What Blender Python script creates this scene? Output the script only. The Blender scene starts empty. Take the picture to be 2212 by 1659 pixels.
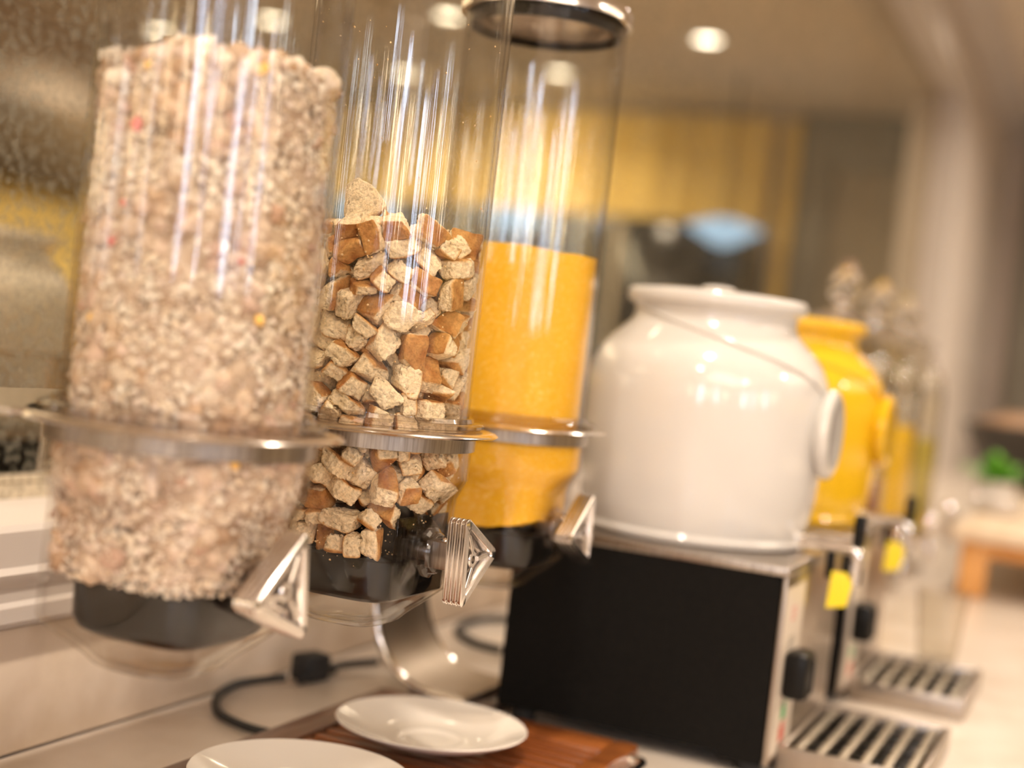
import bpy, bmesh, math, random
from mathutils import Vector, Matrix, noise, Quaternion

PI = math.pi
sc = bpy.context.scene
COL = sc.collection

# ------------------------------------------------------------------ camera
cam_data = bpy.data.cameras.new('camera')
cam = bpy.data.objects.new('camera', cam_data)
COL.objects.link(cam)
sc.camera = cam
cam_data.sensor_width = 36.0
cam_data.lens = 3070.0 / 2212.0 * 36.0
yaw, pitch, roll = math.radians(23.14), math.radians(1.41), math.radians(6.45)
fw = Vector((-math.sin(yaw) * math.cos(pitch), math.cos(yaw) * math.cos(pitch), -math.sin(pitch)))
r0 = Vector((math.cos(yaw), math.sin(yaw), 0.0))
u0 = r0.cross(fw)
rt = math.cos(roll) * r0 + math.sin(roll) * u0
up = -math.sin(roll) * r0 + math.cos(roll) * u0
cam.matrix_world = Matrix(((rt.x, up.x, -fw.x, 0), (rt.y, up.y, -fw.y, 0), (rt.z, up.z, -fw.z, 1.25), (0, 0, 0, 1)))
cam_data.clip_start = 0.02
cam_data.dof.use_dof = True
cam_data.dof.focus_distance = 0.895
cam_data.dof.aperture_fstop = 2.7
cam_data.dof.aperture_blades = 0

# ------------------------------------------------------------------ world, lights, exposure
world = bpy.data.worlds.new('world')
sc.world = world
world.use_nodes = True
world.node_tree.nodes['Background'].inputs[0].default_value = (0.75, 0.82, 1.0, 1)
world.node_tree.nodes['Background'].inputs[1].default_value = 0.6
sc.view_settings.view_transform = 'Standard'
sc.view_settings.look = 'None'
sc.view_settings.gamma = 1.0
sc.view_settings.use_curve_mapping = False
sc.view_settings.exposure = -0.03
sc.cycles.transparent_max_bounces = 32
sc.cycles.max_bounces = 11
sc.cycles.glossy_bounces = 6
sc.cycles.transmission_bounces = 12
sc.cycles.use_denoising = True

def area(name, loc, size, power, color, direction=(0, 0, -1), sy=None, spread=180, shape=None):
    l = bpy.data.lights.new(name, 'AREA')
    l.energy = power
    l.color = color
    l.shape = shape or ('RECTANGLE' if sy else 'DISK')
    l.size = size
    if sy: l.size_y = sy
    l.spread = math.radians(spread)
    o = bpy.data.objects.new(name, l)
    o.location = loc
    o.rotation_euler = Vector(direction).to_track_quat('-Z', 'Y').to_euler()
    COL.objects.link(o)
    return o

WARM = (1.0, 0.86, 0.71)
CEIL = 2.75
# downlights of the room: the visible ones (through the mirror) and the rows over the counter
DOWN = [(0.30, 6.24), (1.34, 7.05), (2.34, 7.17), (2.48, 6.0), (3.38, 6.28), (1.43, 5.87)]
ROW = [(-0.15, -0.7), (-0.15, 0.45), (-0.15, 1.6), (-0.15, 2.75), (-0.15, 3.9), (-0.15, 5.05)]
ROW2 = [(2.3, -0.8), (2.3, 1.6), (2.3, 4.0)]
for (x, y), pw in zip(ROW, (13, 15, 9, 7, 8, 10)):
    area('downlight_beam', (x, y, CEIL - 0.03), 0.09, pw, WARM, spread=140)
for x, y in ROW2:
    area('downlight_beam', (x, y, CEIL - 0.03), 0.12, 26, WARM, spread=150)
for x, y in DOWN:
    area('downlight_beam', (x, y, CEIL - 0.03), 0.12, 16, WARM, spread=150)
# large fill lights added under the ceiling, behind the photographer and over the room
area('ceiling_fill_light', (1.6, -1.6, CEIL - 0.05), 2.4, 75, (1.0, 0.84, 0.66), sy=1.8)
area('curtain_fill_light', (1.7, 7.35, CEIL - 0.04), 0.12, 30, (1.0, 0.86, 0.62), direction=(0, 0.5, -1), sy=2.8)  # added light that brightens the gold curtain and end wall
area('ceiling_fill_light', (2.6, 3.0, CEIL - 0.05), 1.6, 45, (1.0, 0.82, 0.62), sy=2.6)

# ------------------------------------------------------------------ helpers
def tag(o, label=None, cat=None, group=None, kind=None):
    if label: o['label'] = label
    if cat: o['category'] = cat
    if group: o['group'] = group
    if kind: o['kind'] = kind
    return o

def empty(name, loc, label, cat, group=None, rz=0.0):
    o = bpy.data.objects.new(name, None)
    o.location = loc
    o.rotation_euler = (0, 0, rz)
    o.empty_display_size = 0.02
    COL.objects.link(o)
    return tag(o, label, cat, group)

def finish(name, bm, mat, parent=None, smooth=True, loc=None, angle=40):
    me = bpy.data.meshes.new(name)
    bmesh.ops.recalc_face_normals(bm, faces=bm.faces[:])
    if smooth:
        for f in bm.faces: f.smooth = True
        lim = math.radians(angle)
        for e in bm.edges:
            if len(e.link_faces) == 2 and e.calc_face_angle(0) > lim: e.smooth = False
    bm.to_mesh(me)
    bm.free()
    for m in (mat if isinstance(mat, (list, tuple)) else [mat]): me.materials.append(m)
    o = bpy.data.objects.new(name, me)
    COL.objects.link(o)
    if parent: o.parent = parent
    if loc: o.location = loc
    return o

def add_box(bm, x0, x1, y0, y1, z0, z1, bev=0.0, seg=2, mi=0):
    t = bmesh.new()
    bmesh.ops.create_cube(t, size=1.0)
    for v in t.verts:
        v.co = Vector(((x0 + x1) / 2 + v.co.x * (x1 - x0), (y0 + y1) / 2 + v.co.y * (y1 - y0), (z0 + z1) / 2 + v.co.z * (z1 - z0)))
    if bev > 0:
        bmesh.ops.bevel(t, geom=t.edges[:] + t.verts[:], offset=bev, segments=seg, affect='EDGES', profile=0.5)
    merge(bm, t, None, mi)

def merge(bm, t, M=None, mi=0):
    idx = {}
    for v in t.verts:
        idx[v] = bm.verts.new(M @ v.co if M else v.co)
    for f in t.faces:
        try:
            nf = bm.faces.new([idx[v] for v in f.verts])
            nf.material_index = mi
        except ValueError:
            pass
    t.free()

def box(name, x0, x1, y0, y1, z0, z1, mat, parent=None, bev=0.0, seg=2, smooth=True):
    bm = bmesh.new()
    add_box(bm, x0, x1, y0, y1, z0, z1, bev, seg)
    return finish(name, bm, mat, parent, smooth)

def add_lathe(bm, prof, n=64, M=None, mi=0, closed=False):
    rings = []
    for r, z in prof:
        if r < 1e-6:
            rings.append([bm.verts.new(tr(M, (0, 0, z)))])
        else:
            rings.append([bm.verts.new(tr(M, (r * math.cos(2 * PI * i / n), r * math.sin(2 * PI * i / n), z))) for i in range(n)])
    pairs = list(zip(rings[:-1], rings[1:]))
    if closed: pairs.append((rings[-1], rings[0]))
    for a, b in pairs:
        if len(a) == 1 and len(b) == 1: continue
        for i in range(n):
            j = (i + 1) % n
            if len(a) == 1: f = bm.faces.new((a[0], b[j], b[i]))
            elif len(b) == 1: f = bm.faces.new((a[i], a[j], b[0]))
            else: f = bm.faces.new((a[i], a[j], b[j], b[i]))
            f.material_index = mi

def tr(M, p):
    p = Vector(p)
    return M @ p if M else p

def lathe(name, prof, mat, parent=None, n=64, closed=False, M=None, angle=40):
    bm = bmesh.new()
    add_lathe(bm, prof, n, M, 0, closed)
    return finish(name, bm, mat, parent, angle=angle)

def section(a, n, z, N=72):
    out = []
    for i in range(N):
        t = 2 * PI * i / N
        c, s = math.cos(t), math.sin(t)
        r = a if n <= 2 else a / ((abs(c) ** n + abs(s) ** n) ** (1 / n))
        out.append(Vector((r * c, r * s, z)))
    return out

def add_loft(bm, secs, M=None, cap0=False, cap1=False, closed=False, mi=0):
    rings = [[bm.verts.new(tr(M, p)) for p in s] for s in secs]
    N = len(rings[0])
    prs = list(zip(rings[:-1], rings[1:]))
    if closed: prs.append((rings[-1], rings[0]))
    for a, b in prs:
        for i in range(N):
            j = (i + 1) % N
            bm.faces.new((a[i], a[j], b[j], b[i])).material_index = mi
    if cap0: bm.faces.new(rings[0]).material_index = mi
    if cap1: bm.faces.new(rings[-1]).material_index = mi

def smooth_path(pts, sub=8):
    pts = [Vector(p) for p in pts]
    out = []
    for i in range(len(pts) - 1):
        p0, p1, p2, p3 = pts[max(i - 1, 0)], pts[i], pts[i + 1], pts[min(i + 2, len(pts) - 1)]
        for k in range(sub):
            t = k / sub
            out.append(0.5 * ((2 * p1) + (-p0 + p2) * t + (2 * p0 - 5 * p1 + 4 * p2 - p3) * t * t + (-p0 + 3 * p1 - 3 * p2 + p3) * t ** 3))
    out.append(pts[-1])
    return out

def add_tube(bm, pts, r, n=10, mi=0):
    pts = [Vector(p) for p in pts]
    rings = []
    ref = Vector((0, 0, 1))
    for i, p in enumerate(pts):
        d = (pts[min(i + 1, len(pts) - 1)] - pts[max(i - 1, 0)]).normalized()
        if abs(d.dot(ref)) > 0.95: ref = Vector((0, 1, 0)) if abs(d.y) < 0.9 else Vector((1, 0, 0))
        u = d.cross(ref).normalized()
        w = u.cross(d).normalized()
        ref = w
        rr = r[i] if isinstance(r, (list, tuple)) else r
        rings.append([p + rr * (math.cos(2 * PI * k / n) * u + math.sin(2 * PI * k / n) * w) for k in range(n)])
    add_loft(bm, rings, cap0=True, cap1=True, mi=mi)

def tube(name, pts, r, mat, parent=None, n=12):
    bm = bmesh.new()
    add_tube(bm, pts, r, n)
    return finish(name, bm, mat, parent)

# ------------------------------------------------------------------ materials
def mat(name):
    m = bpy.data.materials.new(name)
    m.use_nodes = True
    nt = m.node_tree
    for n in list(nt.nodes): nt.nodes.remove(n)
    out = nt.nodes.new('ShaderNodeOutputMaterial')
    return m, nt, out

def principled(name, color, rough=0.5, metal=0.0, noise_scale=None, color2=None, bump=0.0, bump_scale=None, coat=0.0,
               stretch=None, sss=0.0, lo=0.35, hi=0.65, detail=4, spec=0.5, coords='Object'):
    m, nt, out = mat(name)
    p = nt.nodes.new('ShaderNodeBsdfPrincipled')
    p.inputs['Base Color'].default_value = (*color, 1)
    p.inputs['Roughness'].default_value = rough
    p.inputs['Metallic'].default_value = metal
    p.inputs['Specular IOR Level'].default_value = spec
    if coat: p.inputs['Coat Weight'].default_value = coat
    if sss:
        p.inputs['Subsurface Weight'].default_value = sss
        p.inputs['Subsurface Scale'].default_value = 0.004
        p.inputs['Subsurface Radius'].default_value = (1, 0.6, 0.35)
    nt.links.new(p.outputs[0], out.inputs[0])
    tc = nt.nodes.new('ShaderNodeTexCoord')
    mp = nt.nodes.new('ShaderNodeMapping')
    if stretch: mp.inputs['Scale'].default_value = stretch
    nt.links.new(tc.outputs[coords], mp.inputs[0])
    if noise_scale:
        n = nt.nodes.new('ShaderNodeTexNoise')
        n.inputs['Scale'].default_value = noise_scale
        n.inputs['Detail'].default_value = detail
        nt.links.new(mp.outputs[0], n.inputs['Vector'])
        r = nt.nodes.new('ShaderNodeValToRGB')
        r.color_ramp.elements[0].position = lo
        r.color_ramp.elements[1].position = hi
        r.color_ramp.elements[0].color = (*color, 1)
        r.color_ramp.elements[1].color = (*(color2 or color), 1)
        nt.links.new(n.outputs['Fac'], r.inputs[0])
        nt.links.new(r.outputs[0], p.inputs['Base Color'])
    if bump:
        n2 = nt.nodes.new('ShaderNodeTexNoise')
        n2.inputs['Scale'].default_value = bump_scale or noise_scale or 50
        n2.inputs['Detail'].default_value = 3
        nt.links.new(mp.outputs[0], n2.inputs['Vector'])
        b = nt.nodes.new('ShaderNodeBump')
        b.inputs['Strength'].default_value = bump
        b.inputs['Distance'].default_value = 0.001
        nt.links.new(n2.outputs['Fac'], b.inputs['Height'])
        nt.links.new(b.outputs[0], p.inputs['Normal'])
    return m

def clear(name, tint=(0.985, 0.98, 0.965), edge=(0.80, 0.74, 0.66), ior=1.49, rough=0.0, bump=0.0, bump_scale=60, stretch=(1, 1, 0.02), gain=1.0):
    """clear acrylic sheet: light passes straight through, the surface mirrors by Fresnel, glancing paths absorb more"""
    m, nt, out = mat(name)
    t = nt.nodes.new('ShaderNodeBsdfTransparent')
    g = nt.nodes.new('ShaderNodeBsdfGlossy')
    g.inputs['Roughness'].default_value = rough
    lw = nt.nodes.new('ShaderNodeLayerWeight')
    lw.inputs['Blend'].default_value = 0.5
    pw = nt.nodes.new('ShaderNodeMath'); pw.operation = 'POWER'; pw.inputs[1].default_value = 5
    nt.links.new(lw.outputs['Facing'], pw.inputs[0])
    mx = nt.nodes.new('ShaderNodeMix'); mx.data_type = 'RGBA'
    mx.inputs[6].default_value = (*tint, 1)
    mx.inputs[7].default_value = (*edge, 1)
    nt.links.new(pw.outputs[0], mx.inputs[0])
    nt.links.new(mx.outputs[2], t.inputs['Color'])
    # Schlick reflectance, the same from either side of the sheet
    f0 = ((ior - 1) / (ior + 1)) ** 2
    mul = nt.nodes.new('ShaderNodeMath'); mul.operation = 'MULTIPLY_ADD'; mul.use_clamp = True
    mul.inputs[1].default_value = (1 - f0) * min(gain, 1.0); mul.inputs[2].default_value = f0 * gain
    nt.links.new(pw.outputs[0], mul.inputs[0])
    s = nt.nodes.new('ShaderNodeMixShader')
    nt.links.new(mul.outputs[0], s.inputs[0])
    nt.links.new(t.outputs[0], s.inputs[1])
    nt.links.new(g.outputs[0], s.inputs[2])
    nt.links.new(s.outputs[0], out.inputs[0])
    if bump:
        tc = nt.nodes.new('ShaderNodeTexCoord')
        mp = nt.nodes.new('ShaderNodeMapping'); mp.inputs['Scale'].default_value = stretch
        n = nt.nodes.new('ShaderNodeTexNoise'); n.inputs['Scale'].default_value = bump_scale
        n.inputs['Detail'].default_value = 2
        b = nt.nodes.new('ShaderNodeBump'); b.inputs['Strength'].default_value = bump; b.inputs['Distance'].default_value = 0.001
        nt.links.new(tc.outputs['Object'], mp.inputs[0]); nt.links.new(mp.outputs[0], n.inputs['Vector'])
        nt.links.new(n.outputs['Fac'], b.inputs['Height'])
        nt.links.new(b.outputs[0], g.inputs['Normal'])
    return m

def emitter(name, color, strength):
    m, nt, out = mat(name)
    e = nt.nodes.new('ShaderNodeEmission')
    e.inputs[0].default_value = (*color, 1)
    e.inputs[1].default_value = strength
    nt.links.new(e.outputs[0], out.inputs[0])
    return m

def attr_mat(name, attr='tone', rough=0.75, sss=0.0, bump=0.4, bump_scale=900, coords='Object', mottle=0.0, dist=0.0008):
    m, nt, out = mat(name)
    p = nt.nodes.new('ShaderNodeBsdfPrincipled')
    p.inputs['Roughness'].default_value = rough
    p.inputs['Specular IOR Level'].default_value = 0.25
    a = nt.nodes.new('ShaderNodeAttribute'); a.attribute_name = attr
    nt.links.new(a.outputs['Color'], p.inputs['Base Color'])
    nt.links.new(p.outputs[0], out.inputs[0])
    tc = nt.nodes.new('ShaderNodeTexCoord')
    n = nt.nodes.new('ShaderNodeTexNoise'); n.inputs['Scale'].default_value = bump_scale
    b = nt.nodes.new('ShaderNodeBump'); b.inputs['Strength'].default_value = bump; b.inputs['Distance'].default_value = dist
    nt.links.new(tc.outputs[coords], n.inputs['Vector']); nt.links.new(n.outputs['Fac'], b.inputs['Height'])
    nt.links.new(b.outputs[0], p.inputs['Normal'])
    if mottle:
        n2 = nt.nodes.new('ShaderNodeTexNoise'); n2.inputs['Scale'].default_value = bump_scale * 1.3; n2.inputs['Detail'].default_value = 4
        nt.links.new(tc.outputs[coords], n2.inputs['Vector'])
        mr = nt.nodes.new('ShaderNodeMapRange'); mr.inputs[1].default_value = 0.36; mr.inputs[2].default_value = 0.56
        mr.inputs[3].default_value = 1 - mottle; mr.inputs[4].default_value = 1.04
        nt.links.new(n2.outputs['Fac'], mr.inputs[0])
        mx = nt.nodes.new('ShaderNodeVectorMath'); mx.operation = 'SCALE'
        nt.links.new(a.outputs['Color'], mx.inputs[0]); nt.links.new(mr.outputs[0], mx.inputs['Scale'])
        nt.links.new(mx.outputs[0], p.inputs['Base Color'])
    if sss:
        p.inputs['Subsurface Weight'].default_value = sss
        p.inputs['Subsurface Scale'].default_value = 0.003
    return m

def mirror_mat():
    """antique mirror: warm toned silvering with cloudy grey foxing"""
    m, nt, out = mat('antique_mirror')
    tc = nt.nodes.new('ShaderNodeTexCoord')
    def nz(scale, detail, lo, hi, rough=0.6):
        n = nt.nodes.new('ShaderNodeTexNoise'); n.inputs['Scale'].default_value = scale; n.inputs['Detail'].default_value = detail
        n.inputs['Roughness'].default_value = rough
        nt.links.new(tc.outputs['Object'], n.inputs['Vector'])
        r = nt.nodes.new('ShaderNodeMapRange'); r.inputs[1].default_value = lo; r.inputs[2].default_value = hi
        nt.links.new(n.outputs['Fac'], r.inputs[0])
        return r
    fox = nz(120, 5, 0.46, 0.58, 0.72)
    big = nz(14, 3, 0.3, 0.7)
    g = nt.nodes.new('ShaderNodeBsdfGlossy'); g.inputs['Color'].default_value = (0.80, 0.735, 0.60, 1); g.inputs['Roughness'].default_value = 0.02
    g2 = nt.nodes.new('ShaderNodeBsdfGlossy'); g2.inputs['Color'].default_value = (0.46, 0.43, 0.35, 1); g2.inputs['Roughness'].default_value = 0.07
    d = nt.nodes.new('ShaderNodeBsdfDiffuse'); d.inputs['Color'].default_value = (0.36, 0.335, 0.26, 1)
    s1 = nt.nodes.new('ShaderNodeMixShader'); s1.inputs[0].default_value = 0.45
    nt.links.new(g2.outputs[0], s1.inputs[1]); nt.links.new(d.outputs[0], s1.inputs[2])
    mu = nt.nodes.new('ShaderNodeMath'); mu.operation = 'MULTIPLY'; mu.inputs[1].default_value = 0.75
    nt.links.new(fox.outputs[0], mu.inputs[0])
    mu2 = nt.nodes.new('ShaderNodeMath'); mu2.operation = 'MULTIPLY'
    ad = nt.nodes.new('ShaderNodeMath'); ad.operation = 'ADD'; ad.inputs[1].default_value = 0.35; ad.use_clamp = True
    nt.links.new(big.outputs[0], ad.inputs[0])
    nt.links.new(mu.outputs[0], mu2.inputs[0]); nt.links.new(ad.outputs[0], mu2.inputs[1])
    s2 = nt.nodes.new('ShaderNodeMixShader')
    nt.links.new(mu2.outputs[0], s2.inputs[0]); nt.links.new(g.outputs[0], s2.inputs[1]); nt.links.new(s1.outputs[0], s2.inputs[2])
    nt.links.new(s2.outputs[0], out.inputs[0])
    return m

M = {}
M['wall'] = principled('greige_plaster', (0.55, 0.47, 0.40), 0.7, noise_scale=3, color2=(0.58, 0.50, 0.43), bump=0.1, bump_scale=200)
M['ceiling'] = principled('ceiling_paint', (0.68, 0.59, 0.48), 0.8, noise_scale=2, color2=(0.70, 0.61, 0.50))
M['frame'] = principled('satin_greige_paint', (0.56, 0.50, 0.45), 0.62, noise_scale=6, color2=(0.58, 0.52, 0.47))
M['stone'] = principled('beige_quartz', (0.54, 0.45, 0.36), 0.28, noise_scale=14, color2=(0.66, 0.58, 0.50), bump=0.02, bump_scale=90, lo=0.3, hi=0.6, detail=8)
M['splash'] = principled('beige_stone_splashback', (0.52, 0.40, 0.28), 0.35, noise_scale=17, color2=(0.68, 0.56, 0.44), bump=0.02, bump_scale=60, lo=0.28, hi=0.62, detail=8)
M['floor'] = principled('brown_floor', (0.20, 0.14, 0.09), 0.35, noise_scale=2, color2=(0.26, 0.19, 0.13))
M['grey_panel'] = principled('grey_oak_panel', (0.22, 0.20, 0.155), 0.5, noise_scale=5, color2=(0.25, 0.225, 0.175), stretch=(1, 1, 0.1))
M['panel_in'] = principled('panel_inset', (0.32, 0.265, 0.18), 0.5, noise_scale=5, color2=(0.35, 0.29, 0.20))
M['gold'] = principled('gold_curtain', (0.74, 0.54, 0.16), 0.55, noise_scale=4, color2=(0.94, 0.72, 0.26), stretch=(1, 1, 0.1))
M['dark_glass'] = principled('dark_cabinet', (0.035, 0.036, 0.030), 0.2, noise_scale=3, color2=(0.05, 0.05, 0.04))
M['black_screen'] = principled('black_screen', (0.008, 0.008, 0.009), 0.12, noise_scale=3, color2=(0.012, 0.011, 0.01))
M['dark_brown'] = principled('dark_brown_veneer', (0.09, 0.065, 0.04), 0.5, noise_scale=6, color2=(0.13, 0.09, 0.05))
M['mirror'] = mirror_mat()
M['tube'] = clear('clear_tube', bump=0.22, bump_scale=240, stretch=(1, 1, 0.015), edge=(0.95, 0.90, 0.82), gain=1.25)
M['hopper'] = clear('clear_hopper', tint=(0.975, 0.965, 0.95), edge=(0.78, 0.72, 0.66), gain=0.75, bump=0.12, bump_scale=40, stretch=(1, 1, 0.4))
M['lip'] = clear('clear_lip', tint=(0.90, 0.87, 0.85), edge=(0.5, 0.45, 0.42), gain=2.0, ior=1.5)
M['clear_glass'] = clear('clear_glass', tint=(0.95, 0.94, 0.91), edge=(0.55, 0.5, 0.44), gain=1.3)
gm, nt_, out_ = mat('solid_glass')
p_ = nt_.nodes.new('ShaderNodeBsdfPrincipled'); p_.inputs['Base Color'].default_value = (0.97, 0.93, 0.88, 1); p_.inputs['Transmission Weight'].default_value = 1.0
p_.inputs['Roughness'].default_value = 0.03; p_.inputs['IOR'].default_value = 1.5
nt_.links.new(p_.outputs[0], out_.inputs[0])
M['solid_glass'] = gm
M['smoke'] = clear('smoky_plastic', tint=(0.42, 0.38, 0.33), edge=(0.2, 0.18, 0.16), gain=1.2)
M['steel'] = principled('polished_steel', (0.72, 0.66, 0.60), 0.16, 1.0, noise_scale=60, color2=(0.66, 0.61, 0.56), stretch=(1, 1, 8))
M['brushed'] = principled('brushed_steel', (0.30, 0.26, 0.22), 0.30, 1.0, noise_scale=500, color2=(0.46, 0.41, 0.36), stretch=(1, 1, 0.05), bump=0.06, bump_scale=700)
M['brushed_light'] = principled('worn_steel_bar', (0.40, 0.35, 0.27), 0.42, 1.0, noise_scale=200, color2=(0.50, 0.44, 0.35))
M['post_steel'] = principled('satin_steel_post', (0.50, 0.42, 0.33), 0.48, 1.0, noise_scale=30, color2=(0.54, 0.46, 0.37))
M['chrome'] = principled('chrome', (0.88, 0.84, 0.80), 0.08, 1.0, noise_scale=40, color2=(0.84, 0.80, 0.76))
M['knob'] = principled('metallised_plastic', (0.80, 0.765, 0.73), 0.17, 1.0, noise_scale=90, color2=(0.74, 0.70, 0.67), bump=0.03, bump_scale=300)
M['black_plastic'] = principled('black_plastic', (0.006, 0.0055, 0.005), 0.30, noise_scale=20, color2=(0.009, 0.008, 0.007), spec=0.15)
M['black_satin'] = principled('black_powder_coat', (0.006, 0.0055, 0.005), 0.5, noise_scale=300, color2=(0.009, 0.008, 0.007), bump=0.1, bump_scale=900, spec=0.08)
M['rubber'] = principled('black_rubber', (0.012, 0.012, 0.012), 0.6, noise_scale=50, color2=(0.02, 0.02, 0.02))
M['steel_front'] = principled('stainless_front', (0.42, 0.36, 0.30), 0.32, 1.0, noise_scale=200, color2=(0.47, 0.41, 0.35), stretch=(1, 1, 0.03))
M['ceramic'] = principled('white_ceramic', (0.64, 0.61, 0.57), 0.12, noise_scale=5, color2=(0.66, 0.63, 0.59), coat=0.4)
M['plate'] = principled('ivory_porcelain', (0.80, 0.74, 0.66), 0.10, noise_scale=5, color2=(0.82, 0.76, 0.69), coat=0.5)
M['yellow_ceramic'] = principled('yellow_ceramic', (0.78, 0.46, 0.012), 0.14, noise_scale=5, color2=(0.80, 0.48, 0.015), coat=0.4)
M['wood'] = principled('red_brown_wood', (0.17, 0.045, 0.010), 0.28, noise_scale=22, color2=(0.34, 0.11, 0.025), stretch=(0.25, 3, 3), coat=0.3)
M['wood_rim'] = principled('dark_wood_rim', (0.11, 0.045, 0.022), 0.32, noise_scale=22, color2=(0.16, 0.065, 0.03), stretch=(3, 0.25, 3), coat=0.3)
M['base_wood'] = principled('plum_brown_base', (0.075, 0.04, 0.032), 0.3, noise_scale=20, color2=(0.10, 0.055, 0.045), stretch=(3, 0.25, 3), coat=0.3)
M['orange_wood'] = principled('orange_wood', (0.62, 0.26, 0.06), 0.5, noise_scale=10, color2=(0.74, 0.38, 0.12), stretch=(3, 3, 0.3))
M['pale_wood'] = principled('pale_wood', (0.66, 0.50, 0.34), 0.5, noise_scale=10, color2=(0.72, 0.58, 0.42), stretch=(3, 0.3, 3))
M['meal'] = principled('yellow_fine_meal', (0.90, 0.50, 0.03), 0.9, noise_scale=420, color2=(1.0, 0.70, 0.20), bump=0.5, bump_scale=900, lo=0.52, hi=0.74, spec=0.1)
M['tag_yellow'] = principled('yellow_tag', (0.90, 0.68, 0.02), 0.4, noise_scale=20, color2=(0.92, 0.72, 0.05))
M['sticker'] = principled('pale_sticker', (0.66, 0.57, 0.46), 0.4, noise_scale=20, color2=(0.69, 0.60, 0.49))
M['red'] = principled('red_print', (0.62, 0.08, 0.05), 0.5, noise_scale=20, color2=(0.66, 0.10, 0.06))
M['pink'] = principled('faded_red_print', (0.68, 0.36, 0.30), 0.5, noise_scale=20, color2=(0.70, 0.40, 0.33))
M['green'] = principled('green_print', (0.06, 0.38, 0.12), 0.5, noise_scale=20, color2=(0.08, 0.42, 0.14))
M['grey_print'] = principled('grey_print', (0.40, 0.35, 0.28), 0.5, noise_scale=20, color2=(0.44, 0.38, 0.3))
M['juice_yellow'] = principled('mango_juice', (0.92, 0.58, 0.02), 0.3, noise_scale=8, color2=(0.95, 0.62, 0.03))
M['juice_green'] = principled('green_juice', (0.50, 0.42, 0.06), 0.3, noise_scale=8, color2=(0.54, 0.45, 0.08))
M['juice_red'] = principled('red_juice', (0.20, 0.02, 0.01), 0.3, noise_scale=8, color2=(0.24, 0.03, 0.015))
M['berry'] = principled('dried_berry', (0.62, 0.13, 0.12), 0.6, noise_scale=300, color2=(0.75, 0.25, 0.22), bump=0.5, bump_scale=500)
M['fruit_yellow'] = principled('dried_yellow_fruit', (0.88, 0.50, 0.10), 0.5, noise_scale=300, color2=(0.95, 0.62, 0.2), bump=0.5, bump_scale=500)
M['leaf'] = principled('green_leaf', (0.10, 0.34, 0.03), 0.5, noise_scale=30, color2=(0.22, 0.52, 0.06))
M['dark_bowl'] = principled('dark_bowl', (0.03, 0.026, 0.022), 0.4, noise_scale=30, color2=(0.05, 0.045, 0.04))
M['salad'] = principled('red_brown_salad', (0.25, 0.12, 0.06), 0.6, noise_scale=60, color2=(0.40, 0.24, 0.12), bump=0.5, bump_scale=80)
M['muesli'] = attr_mat('muesli_tones', bump=0.5, bump_scale=700)
M['crouton'] = attr_mat('toasted_bread', bump=1.0, bump_scale=480, rough=0.85, mottle=0.20, dist=0.0014)
M['lamp_disc'] = emitter('lamp_disc', (1.0, 0.93, 0.82), 14)
M['window_glow'] = emitter('daylight_pane', (0.66, 0.78, 1.0), 16.0)
M['blue_glare'] = emitter('blue_white_glow', (0.45, 0.68, 1.0), 1.4)
M['wall_lamp'] = emitter('warm_wall_lamp', (1.0, 0.84, 0.60), 20.0)

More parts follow.
